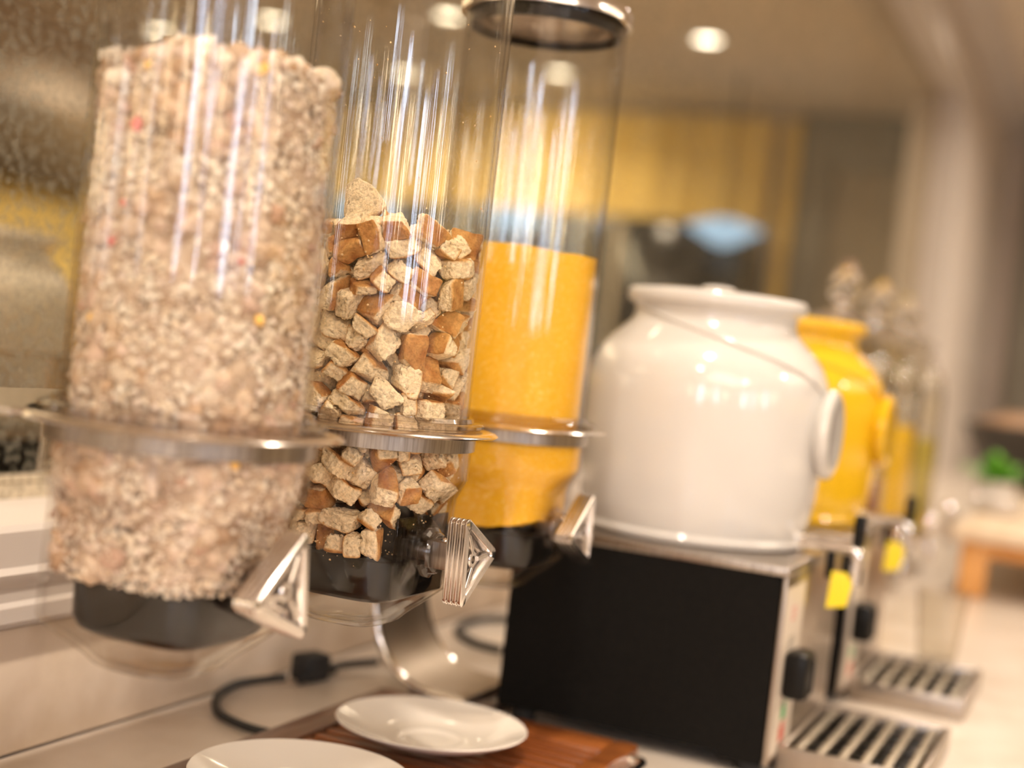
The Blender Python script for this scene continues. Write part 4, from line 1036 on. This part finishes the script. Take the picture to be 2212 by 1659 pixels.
# ---- croutons in the middle tube
SIZES = [(15, 13, 11), (17, 14, 12), (13, 12, 12), (18, 12, 9), (14, 14, 8), (16, 11, 11), (12, 11, 10), (19, 15, 10), (15, 15, 13), (16, 13, 6), (11, 10, 9), (18, 14, 7), (13, 11, 7), (20, 13, 12), (30, 24, 9), (38, 20, 13), (20, 24, 5)]
CRUMB, GOLD, CRUST = (0.87, 0.68, 0.42), (0.66, 0.36, 0.12), (0.36, 0.135, 0.032)
def crouton_mesh(k):
    rnd = random.Random(100 + k)
    sx, sy, sz = [q / 1000 / 2 for q in SIZES[k]]
    bm = bmesh.new()
    bmesh.ops.create_cube(bm, size=2.0)
    n = 11 if k < 14 else 16
    bmesh.ops.subdivide_edges(bm, edges=bm.edges[:], cuts=n, use_grid_fill=True)
    lay = bm.verts.layers.float_color.new('tone')
    two = k % 2 == 0
    taper = (rnd.uniform(-0.28, 0.28), rnd.uniform(-0.28, 0.28))
    cut = Vector((rnd.uniform(-1, 1), rnd.uniform(-1, 1), rnd.uniform(-1, -0.2))).normalized()
    thin = k in (9, 11, 12, 16)
    seed = Vector((k * 7.3, k * 3.1, k * 1.7))
    bend = rnd.uniform(-0.25, 0.25) if k < 14 else (0.5 if k != 16 else 0.2)
    shear = (rnd.uniform(-0.3, 0.3), rnd.uniform(-0.3, 0.3))
    for v in bm.verts:
        c = v.co.copy()
        q = Vector([math.copysign(abs(t) ** 0.9, t) for t in c])
        L8 = (abs(c.x) ** 8 + abs(c.y) ** 8 + abs(c.z) ** 8) ** (1 / 8)
        q = c / max(1.0, L8 ** 0.9) if L8 > 1 else c
        p = Vector((q.x * sx, q.y * sy, q.z * sz))
        # depth under the crust faces
        d1 = (1 - c.z) * sz * 1000
        d2 = (1 - c.x) * sx * 1000 if two else 99
        if k % 4 == 1: d2 = (1 - c.y) * sy * 1000
        d = min(d1, d2) * (1 + 0.4 * noise.noise(p * 300 + seed))
        if thin: d *= 0.8
        crusty = 1.0 if d < 0.35 else max(0.0, 1 - (d - 0.35) / 1.3)
        # torn crumb: porous displacement, little on the crust
        nn = noise.noise(p * 420 + seed) * 0.9 + noise.noise(p * 1100 + seed) * 0.6
        pore = max(0.0, noise.noise(p * 750 + seed * 2) - 0.10) * 3.2
        nrm = Vector((c.x if abs(c.x) > 0.98 else 0, c.y if abs(c.y) > 0.98 else 0, c.z if abs(c.z) > 0.98 else 0))
        nrm = nrm.normalized() if nrm.length > 0 else c.normalized()
        amp = 0.0010 * (1 - 0.85 * crusty)
        p += nrm * amp * (nn - pore)
        p += nrm * 0.0010 * noise.noise(p * 130 + seed)
        p.x *= 1 + taper[0] * c.y; p.y *= 1 + taper[1] * c.z
        over = p.dot(cut) - 0.55 * (abs(cut.x) * sx + abs(cut.y) * sy + abs(cut.z) * sz)
        if over > 0: p -= cut * over * 0.85
        p.x += shear[0] * p.y + 0.15 * shear[1] * p.z
        p.z += bend * (p.x * p.x / sx - sx * 0.4) * 0.7
        if k == 14: p.x *= 1 - 0.35 * (p.y / sy)
        v.co = p
        base = col_mix(CRUMB, (0.92, 0.76, 0.53), 0.5 + 0.5 * noise.noise(p * 200 + seed))
        dark = 1 - 0.35 * min(1, pore * 0.35)
        base = tuple(b * dark for b in base)
        cr = col_mix(CRUST, GOLD, min(1, max(0, 0.45 + 0.7 * noise.noise(p * 170 + seed))))
        if crusty >= 1: colr = cr
        else: colr = col_mix(base, GOLD if crusty > 0.5 else col_mix(base, GOLD, 0.6), crusty)
        v[lay] = (*colr, 1)
    bmesh.ops.recalc_face_normals(bm, faces=bm.faces[:])
    me = bpy.data.meshes.new('crouton')
    for f in bm.faces: f.smooth = True
    bm.to_mesh(me); bm.free()
    me.materials.append(M['crouton'])
    return me
CM = [crouton_mesh(k) for k in range(len(SIZES))]
raw = [int(t) for t in CROUTONS.split()]
items = []
cx, cy = TUBES[1]
view = Vector((cx, cy, 0)).normalized()
for k in range(0, len(raw), 8):
    v, px, py, pz, qw, qx, qy, qz = raw[k:k + 8]
    p = Vector((px, py, pz)) / 10000
    if p.z > 0.124: continue
    if p.z < -0.045: p.x *= 0.955; p.y *= 0.955
    q = Quaternion((qw, qx, qy, qz)).normalized()
    rad = math.hypot(p.x, p.y)
    toward = -(p.x * view.x + p.y * view.y)
    score = rad + 0.9 * toward + (0.05 if p.z > 0.105 else 0)
    items.append((score, v, p, q))
items.sort(key=lambda t: -t[0])
LAB = 'small toasted bread cube with a golden crust in the crouton pile of the middle dispenser'
LOOK = ['chunky bread cube', 'wide round edged bread cube', 'squat bread cube', 'long bread stick', 'flat bread cube', 'narrow bread cube', 'small bread cube',
        'big bread cube', 'thick square bread cube', 'thin bread slice', 'tiny bread cube', 'thin bread strip', 'small thin bread chip', 'longest bread block']
def crouton_label(v, p, q):
    zl = ('at the top' if p.z > 0.104 else 'in the upper part' if p.z > 0.072 else 'in the middle' if p.z > 0.038 else 'above the steel ring' if p.z > -0.004
          else 'below the steel ring' if p.z > -0.034 else 'low in the hopper')
    h = p.x * 0.93 + p.y * 0.37
    hl = 'far left' if h < -0.036 else 'left' if h < -0.012 else 'centre' if h < 0.012 else 'right' if h < 0.036 else 'far right'
    c = q @ Vector((0, 0, 1))
    f = -(c.x * view.x + c.y * view.y)
    cl = 'crust on top' if c.z > 0.6 else 'crust underneath' if c.z < -0.6 else 'crust facing the viewer' if f > 0.35 else 'crust turned away' if f < -0.35 else 'crust facing sideways'
    return LOOK[v] + ', ' + cl + ', ' + zl + ', ' + hl
for s, v, p, q in items[:292]:
    o = bpy.data.objects.new('crouton', CM[v])
    COL.objects.link(o)
    o.rotation_mode = 'QUATERNION'
    o.rotation_quaternion = q
    o.scale = (1.13, 1.13, 1.13)
    o.location = (cx + p.x, cy + p.y, ZF + p.z)
    tag(o, crouton_label(v, p, q), 'crouton', 'croutons in the middle dispenser')
for v, loc, rot, lab in BIG_CROUTONS:
    o = bpy.data.objects.new('crouton', CM[v])
    COL.objects.link(o)
    o.location = loc
    o.rotation_euler = rot
    if v == 14: o.scale = (0.78, 1.0, 1.0)
    tag(o, lab, 'crouton', 'large croutons on top of the pile')
# the rest of the pile as one mass
bm = bmesh.new()
rnd = random.Random(4)
lay = bm.verts.layers.float_color.new('tone')
for s, v, p, q in items[292:]:
    t = bmesh.new(); bmesh.ops.create_cube(t, size=1.0)
    sz = [d / 1000 for d in SIZES[v]]
    n0 = len(bm.verts)
    Mx = Matrix.Translation(p) @ q.to_matrix().to_4x4()
    idx = {}
    for vv in t.verts:
        nv = bm.verts.new(Mx @ Vector((vv.co.x * sz[0], vv.co.y * sz[1], vv.co.z * sz[2])))
        nv[lay] = (*(CRUST if vv.co.z > 0 and rnd.random() < 0.5 else CRUMB), 1)
        idx[vv] = nv
    for f in t.faces: bm.faces.new([idx[a] for a in f.verts])
    t.free()
# crumbs scattered on the rotor seat and clinging to the tube
for _ in range(520):
    zone = rnd.random()
    if zone < 0.45:
        t_ = rnd.uniform(-2.6, -0.3); z = rnd.uniform(-0.092, -0.060); a, n = hop_at(z); r = rnd.uniform(0.030, a - 0.002)
    elif zone < 0.6:
        t_ = rnd.uniform(-2.6, 0.2); z = rnd.uniform(0.13, 0.26); r = 0.0608
    else:
        t_ = rnd.uniform(-2.8, 0.2); z = rnd.uniform(-0.08, 0.12); a, n = hop_at(z); r = a - 0.0008
    s = rnd.uniform(0.0002, 0.0008)
    t = bmesh.new(); bmesh.ops.create_icosphere(t, subdivisions=1, radius=s)
    idx = {}
    for vv in t.verts:
        nv = bm.verts.new(vv.co * rnd.uniform(0.7, 1.3) + Vector((r * math.cos(t_), r * math.sin(t_), z)))
        nv[lay] = (*rnd.choice((CRUMB, GOLD, CRUMB)), 1)
        idx[vv] = nv
    for f in t.faces: bm.faces.new([idx[a] for a in f.verts])
    t.free()
o = finish('crouton_pile_core', bm, M['crouton'], smooth=False)
o.location = (cx, cy, ZF)
tag(o, 'inner croutons and loose crumbs hidden behind the front of the pile', 'croutons', kind='stuff')

# ================================================================== JUICE MACHINES WITH CERAMIC JARS
def make_machine(y_off, label, group):
    e = empty('juice_chiller', (-0.355, 1.294 + y_off, COUNTER_Z), label, 'juice machine', group)
    x0, x1, y0, y1 = -0.125, 0.121, -0.126, 0.126
    def b(name, *a, m, bev=0.0, par=None):
        bm = bmesh.new(); add_box(bm, *a, bev); return finish(name, bm, m, par or e)
    b('body', x0 + 0.002, x1 - 0.004, y0 + 0.003, y1 - 0.003, 0.012, 0.170, m=M['black_satin'], bev=0.004)
    for s in (-1, 1):
        # side panel with rounded upper corners, and lower edge cut back
        bm = bmesh.new()
        yy0, yy1 = (y0, y0 + 0.003) if s < 0 else (y1 - 0.003, y1)
        ol = []
        for cx_, cz_, a0 in ((x1 - 0.016, 0.158, 0), (x0 + 0.012, 0.158, PI / 2)):
            for k in range(7):
                a = a0 + k * PI / 12
                ol.append((cx_ + 0.011 * math.cos(a), cz_ + 0.011 * math.sin(a)))
        ol += [(x0 + 0.001, 0.014), (x1 - 0.045, 0.014), (x1 - 0.040, 0.010), (x1 - 0.005, 0.010)]
        add_loft(bm, [[Vector((x, yy, z)) for x, z in ol] for yy in (yy0, yy1)], cap0=True, cap1=True)
        finish('side_panel', bm, M['black_satin'], e, angle=30)
    b('top_tray', x0 - 0.001, x1 + 0.001, y0 - 0.001, y1 + 0.001, 0.168, 0.1765, m=M['brushed'], bev=0.0025)
    b('front_panel', x1 - 0.004, x1, y0 + 0.001, y1 - 0.001, 0.010, 0.168, m=M['steel_front'], bev=0.001)
    st_ = b('sticker', x1, x1 + 0.0006, y0 + 0.006, y0 + 0.078, 0.016, 0.158, m=M['sticker'])
    for (a, c, z0, z1, mm, nm) in ((0.030, 0.048, 0.128, 0.142, 'pink', 'red_lettering'), (0.030, 0.050, 0.108, 0.116, 'grey_print', 'grey_lettering'),
                                   (0.034, 0.050, 0.043, 0.054, 'green', 'green_mark'), (0.034, 0.052, 0.024, 0.037, 'red', 'red_mark')):
        bm = bmesh.new()
        if nm.endswith('lettering'):
            for q in range(3):
                zz = z0 + (z1 - z0) * q / 3
                add_box(bm, x1 + 0.0006, x1 + 0.0009, y0 + a, y0 + c + 0.003 * (q % 2), zz, zz + (z1 - z0) * 0.2)
        else:
            add_box(bm, x1 + 0.0006, x1 + 0.0009, y0 + a, y0 + c, z0, z1)
            add_box(bm, x1 + 0.0006, x1 + 0.0009, y0 + a + 0.002, y0 + c + 0.003, z1 + 0.0015, z1 + 0.003)
        finish(nm, bm, M[mm], st_, smooth=False)
    kb = b('control_knob', x1, x1 + 0.022, y0 + 0.018, y0 + 0.056, 0.064, 0.104, m=M['black_plastic'], bev=0.006)
    b('pointer', x1 + 0.0215, x1 + 0.0235, y0 + 0.035, y0 + 0.039, 0.070, 0.098, m=M['black_plastic'], bev=0.0006, par=kb)
    for fx in (x0 + 0.02, x1 - 0.02):
        for fy in (y0 + 0.02, y1 - 0.02):
            lathe('foot', [(0, 0.0005), (0.011, 0.0005), (0.012, 0.012), (0, 0.012)], M['rubber'], e, 20, M=Matrix.Translation((fx, fy, 0)))
    # drip tray with a grille of bars
    ty0, ty1, tx1 = -0.095, 0.105, x1 + 0.122
    bm = bmesh.new()
    for a in ((x1 + 0.001, tx1, ty0, ty0 + 0.006, 0.0006, 0.022), (x1 + 0.001, tx1, ty1 - 0.006, ty1, 0.0006, 0.022), (tx1 - 0.006, tx1, ty0 + 0.006, ty1 - 0.006, 0.0006, 0.022),
              (x1 + 0.001, x1 + 0.007, ty0 + 0.006, ty1 - 0.006, 0.0006, 0.022), (x1 + 0.007, tx1 - 0.006, ty0 + 0.006, ty1 - 0.006, 0.0006, 0.003)):
        add_box(bm, *a, 0.001)
    tray_ = None
    dt = finish('drip_tray', bm, M['steel_front'], e)
    bm = bmesh.new(); add_box(bm, x1 + 0.008, tx1 - 0.007, ty0 + 0.007, ty1 - 0.007, 0.0032, 0.0065, 0.0005); finish('tray_liner', bm, M['black_plastic'], dt)
    base = None
    nb = 6
    for k in range(nb):
        xk = x1 + 0.016 + (tx1 - x1 - 0.030) * k / (nb - 1)
        if base is None:
            bm = bmesh.new(); add_box(bm, -0.0036, 0.0036, ty0 + 0.007, ty1 - 0.007, 0.0150, 0.0195, 0.0008)
            base = finish('grille_bar', bm, M['brushed_light'], dt); base.location.x = xk
        else:
            c = base.copy(); COL.objects.link(c); c.location.x = xk
    for k in range(3):
        yk = ty0 + 0.05 + 0.05 * k
        bm = bmesh.new(); add_box(bm, x1 + 0.008, tx1 - 0.007, yk - 0.003, yk + 0.003, 0.0120, 0.0149, 0.0006)
        finish('cross_bar', bm, M['black_plastic'], dt)
    return e
make_machine(0.0, 'black sided juice chiller carrying the white ceramic jar', 'juice chillers on the counter')
make_machine(0.335, 'second juice chiller carrying the yellow ceramic jar', 'juice chillers on the counter')

JAR = [(0.0, 0.0), (0.098, 0.0), (0.1025, 0.002), (0.1042, 0.006), (0.1025, 0.010), (0.1035, 0.013), (0.1075, 0.030), (0.1108, 0.060), (0.1122, 0.095), (0.1124, 0.125), (0.1118, 0.140), (0.1090, 0.154), (0.1030, 0.167), (0.0940, 0.178), (0.0850, 0.1865), (0.0785, 0.193), (0.0755, 0.199), (0.0750, 0.2065), (0.0775, 0.210), (0.0822, 0.212), (0.0840, 0.216), (0.0838, 0.221), (0.0815, 0.224), (0.0760, 0.2245), (0.0740, 0.223)]
def jar_r(z):
    for (r0_, z0), (r1_, z1) in zip(JAR[:-1], JAR[1:]):
        if z0 <= z <= z1 and z1 > z0: return r0_ + (r1_ - r0_) * (z - z0) / (z1 - z0)
    return 0.08
def make_jar(y_off, m, label, knob_lid=True):
    e = empty('ceramic_jar', (-0.355, 1.294 + y_off, COUNTER_Z + 0.1768), label, 'jar', 'ceramic drink jars on the chillers')
    prof = JAR + [(0.0740, 0.2185), (0.0, 0.2185)]
    lathe('body', prof, m, e, 128)
    if knob_lid:
        lathe('lid', [(0.0735, 0.2195), (0.0735, 0.2240), (0.060, 0.2265), (0.030, 0.2285), (0.016, 0.2290), (0.015, 0.2315), (0.010, 0.2330), (0.0, 0.2332)], m, e, 96)
    else:
        lathe('lid', [(0.0735, 0.2195), (0.0735, 0.2225), (0.060, 0.2240), (0.0, 0.2245)], m, e, 96)
    # ear boss on the front
    EX = Matrix.Translation((0, 0, 0.108)) @ Matrix.Rotation(PI / 2, 4, 'Y')
    ear = lathe('ear', [(0.0, 0.100), (0.030, 0.1020), (0.034, 0.1095), (0.0395, 0.1130), (0.0412, 0.1170), (0.0395, 0.1215), (0.034, 0.1240), (0.027, 0.1225), (0.012, 0.1215), (0.0, 0.1215)], m, e, 64, M=EX)
    # raised bail line sweeping over the shoulder
    pts = []
    for k in range(41):
        t = k / 40
        th = -0.12 - t * 2.25
        z = 0.140 + (0.2065 - 0.140) * (t ** 0.62)
        r = jar_r(z) + 0.0012
        pts.append((r * math.cos(th), r * math.sin(th), z))
    tube('bail', pts, 0.0022, m, e, 10)
    # tap
    tap = empty('t', (0, 0, 0), None, None); bpy.data.objects.remove(tap)
    bm = bmesh.new()
    add_lathe(bm, [(0.0, 0.096), (0.012, 0.096), (0.012, 0.106), (0.0075, 0.108), (0.0070, 0.150), (0.0, 0.151)], 24, Matrix.Translation((0, 0, 0.010)) @ Matrix.Rotation(PI / 2, 4, 'Y'))
    add_tube(bm, smooth_path([(0.144, 0, 0.010), (0.152, 0, 0.008), (0.155, 0, 0.000), (0.155, 0, -0.022)], 5), 0.0062, 16)
    tp_ = finish('tap', bm, M['chrome'], e)
    bm = bmesh.new(); add_box(bm, 0.1495, 0.1595, -0.006, 0.006, 0.012, 0.040, 0.002); finish('lever', bm, M['black_plastic'], tp_)
    bm = bmesh.new(); add_box(bm, 0.128, 0.136, -0.004, 0.004, -0.020, 0.004, 0.002); finish('lock_pin', bm, M['black_plastic'], tp_)
    bm = bmesh.new(); add_tube(bm, [(0.1475, -0.004, 0.000), (0.1475, -0.007, -0.006), (0.1475, -0.007, -0.012)], 0.0006, 6); 
    finish('tag_string', bm, M['rubber'], tp_)
    bm = bmesh.new()
    add_loft(bm, [[Vector((0.1475 + dx - 0.003, dy - 0.008, z)) for dx, z in ((-0.009, -0.012), (0.004, -0.012), (0.010, -0.022), (0.007, -0.042), (-0.011, -0.046))] for dy in (0.0, 0.0010)], cap0=True, cap1=True)
    finish('hang_tag', bm, M['tag_yellow'], tp_, smooth=False)
    return e
make_jar(0.0, M['ceramic'], 'large white glazed ceramic drink jar on the nearest chiller')
make_jar(0.335, M['yellow_ceramic'], 'bright yellow glazed ceramic drink jar behind the white one', knob_lid=False)

# clear tumbler on the second drip tray
g = lathe('glass_tumbler', [(0.0, 0.0), (0.022, 0.0), (0.030, 0.085), (0.0285, 0.085), (0.0208, 0.006), (0.0, 0.006)], M['clear_glass'], None, 48)
g.location = (-0.165, 1.735, COUNTER_Z + 0.0200)
tag(g, 'clear glass tumbler standing on the drip tray of the second chiller', 'glass')

# ================================================================== GLASS DRINK DISPENSERS
def glass_dispenser(y, juice, level, label):
    e = empty('glass_drink_dispenser', (-0.385, y, COUNTER_Z), label, 'drink dispenser', 'tall glass drink dispensers beyond the yellow jar')
    lathe('stand', [(0.0, 0.001), (0.075, 0.001), (0.080, 0.010), (0.050, 0.020), (0.045, 0.050), (0.080, 0.060), (0.0, 0.062)], M['steel'], e, 48)
    lathe('glass_body', [(0.0, 0.063), (0.070, 0.063), (0.082, 0.072), (0.084, 0.085), (0.084, 0.330), (0.078, 0.365), (0.058, 0.395), (0.050, 0.405), (0.055, 0.412), (0.052, 0.414), (0.047, 0.405), (0.056, 0.392), (0.075, 0.362), (0.081, 0.330), (0.081, 0.086), (0.070, 0.068), (0.0, 0.068)], M['clear_glass'], e, 64)
    lathe('juice', [(0.0, 0.069), (0.069, 0.069), (0.0800, 0.087), (0.0800, level), (0.0, level)], juice, e, 48)
    lathe('lid', [(0.0, 0.420), (0.054, 0.416), (0.058, 0.420), (0.056, 0.426), (0.030, 0.436), (0.012, 0.442), (0.010, 0.448), (0.0, 0.449)], M['solid_glass'], e, 48)
    lathe('finial', [(0.0, 0.4495), (0.010, 0.450), (0.022, 0.459), (0.0255, 0.471), (0.021, 0.487), (0.011, 0.503), (0.005, 0.512), (0.0, 0.514)], M['solid_glass'], e, 40)
    bm = bmesh.new()
    add_lathe(bm, [(0.0, 0.078), (0.013, 0.078), (0.013, 0.088), (0.008, 0.090), (0.008, 0.120), (0.0, 0.122)], 24, Matrix.Translation((0, 0, 0.092)) @ Matrix.Rotation(PI / 2, 4, 'Y'))
    add_tube(bm, [(0.118, 0, 0.092), (0.122, 0, 0.086), (0.122, 0, 0.062)], 0.007, 14)
    bmesh.ops.create_uvsphere(bm, u_segments=16, v_segments=10, radius=0.015, matrix=Matrix.Translation((0.118, 0, 0.124)))
    add_tube(bm, [(0.118, 0, 0.098), (0.118, 0, 0.112)], 0.004, 10)
    finish('tap', bm, M['chrome'], e)
    return e
glass_dispenser(2.10, M['juice_red'], 0.20, 'glass drink dispenser with dark red juice right behind the yellow jar')
glass_dispenser(2.42, M['juice_yellow'], 0.275, 'glass drink dispenser filled with yellow juice')
glass_dispenser(2.74, M['juice_green'], 0.25, 'last glass drink dispenser with greenish yellow juice')

# ================================================================== FAR BUFFET PIECES
rs = empty('wooden_riser', (0.0, 4.0, COUNTER_Z), 'orange wooden riser table at the far end of the counter', 'riser')
def rp(o):
    o.parent = rs; o.matrix_parent_inverse = Matrix.Translation(rs.location).inverted(); return o
RX0, RX1, RY0, RY1, RZ = -0.238, 0.26, 2.50, 4.2, 1.035
rp(box('top_board', RX0, RX1, RY0, RY1, RZ - 0.02, RZ, M['pale_wood'], bev=0.003))
for xx in (RX0 + 0.04, -0.06, RX1 - 0.04):
    for yy in (RY0 + 0.04, RY1 - 0.04):
        rp(box('leg', xx - 0.022, xx + 0.022, yy - 0.022, yy + 0.022, COUNTER_Z + 0.0005, RZ - 0.02, M['orange_wood'], bev=0.003))
rp(box('apron', RX0 + 0.06, RX1 - 0.06, RY0 + 0.02, RY0 + 0.035, RZ - 0.045, RZ - 0.02, M['orange_wood'], bev=0.002))

sb = empty('salad_bowl', (-0.16, 3.88, RZ + 0.0005), 'large dark bowl of red brown salad on the wooden riser', 'bowl')
lathe('bowl', [(0.0, 0.0), (0.10, 0.0), (0.17, 0.07), (0.21, 0.16), (0.205, 0.163), (0.16, 0.075), (0.09, 0.010), (0.0, 0.010)], M['dark_bowl'], sb, 48)
bm = bmesh.new(); bmesh.ops.create_icosphere(bm, subdivisions=4, radius=1.0)
for v in bm.verts:
    c = v.co.copy(); k = 1 + 0.12 * noise.noise(c * 5)
    v.co = Vector((c.x * 0.185 * k, c.y * 0.185 * k, 0.14 + c.z * 0.06 * k))
finish('salad', bm, M['salad'], sb)
def herb(x, y, z, h, n, label, seed):
    e = empty('leafy_garnish', (x, y, z), label, 'herbs')
    rnd = random.Random(seed)
    lathe('pot', [(0, 0.0), (0.035, 0.0), (0.045, 0.05), (0.042, 0.05), (0.033, 0.005), (0, 0.005)], M['ceramic'], e, 32)
    for k in range(n):
        a = rnd.uniform(0, 2 * PI); t = rnd.uniform(0.2, 1.1); L = h * rnd.uniform(0.6, 1.0)
        d = Vector((math.cos(a) * math.sin(t), math.sin(a) * math.sin(t), math.cos(t)))
        side = d.cross(Vector((0, 0, 1))).normalized()
        bm = bmesh.new(); secs = []
        for j in range(6):
            s = j / 5; w = 0.022 * math.sin(PI * (0.12 + 0.86 * s)); c = Vector((0, 0, 0.04)) + d * L * s - Vector((0, 0, 0.03 * s * s))
            nn = side.cross(d) * 0.0012
            secs.append([c - side * w, c + nn + side * 0.0, c + side * w, c - nn])
        add_loft(bm, secs, cap0=True, cap1=True)
        finish('leaf', bm, M['leaf'], e)
herb(-0.225, 3.2, RZ + 0.0005, 0.11, 22, 'small white pot of green leafy herbs on the wooden riser', 3)
d = lathe('small_white_dish', [(0, 0), (0.04, 0), (0.055, 0.03), (0.052, 0.031), (0.038, 0.004), (0, 0.004)], M['ceramic'], None, 32)
d.location = (-0.20, 2.95, RZ + 0.0005)
tag(d, 'small white dish on the wooden riser', 'dish')

# ================================================================== CABLES
def cable(pts, r, label):
    o = tube('power_cable', smooth_path(pts, 10), r, M['rubber'], None, 12)
    return tag(o, label, 'cable')
Z = COUNTER_Z + 0.0045
def plug(name, loc, rz, label):
    e = empty(name, loc, label, 'plug', 'black plugs on the counter', rz)
    bm = bmesh.new(); add_box(bm, -0.016, 0.016, -0.012, 0.012, 0.0005, 0.026, 0.004); finish('body', bm, M['rubber'], e)
    bm = bmesh.new(); add_tube(bm, [(-0.015, 0, 0.010), (-0.024, 0, 0.008), (-0.032, 0, 0.0055)], [0.006, 0.0048, 0.0036], 12); finish('strain_relief', bm, M['rubber'], e)
    return e
plug('power_plug', (-0.665, 1.155, COUNTER_Z), math.radians(-105), 'black plug at the wall end of the looping cable')
cable([(-0.672, 1.124, Z + 0.002), (-0.690, 1.100, Z), (-0.693, 1.072, Z), (-0.681, 1.030, Z), (-0.652, 0.990, Z), (-0.615, 0.972, Z), (-0.580, 0.970, Z)], 0.0036, 'black power cable looping on the counter left of the tray')
plug('power_plug', (-0.640, 1.200 + 0.09, COUNTER_Z), math.radians(-110), 'black plug on the counter just behind the curved post')
cable([(-0.650, 1.260, Z), (-0.668, 1.215, Z), (-0.664, 1.165, Z), (-0.660, 1.13, Z + 0.0), (-0.672, 1.10, Z)][:4] , 0.0036, 'short black cable curving beside the curved post')
plug('power_plug', (-0.560, 1.430, COUNTER_Z), math.radians(200), 'black plug lying between the stand and the black chiller')
cable([(-0.585, 1.420, Z), (-0.625, 1.430, Z), (-0.665, 1.480, Z), (-0.668, 1.560, Z), (-0.620, 1.610, Z), (-0.540, 1.600, Z), (-0.49, 1.57, Z)], 0.0045, 'black cable curling behind the first chiller')
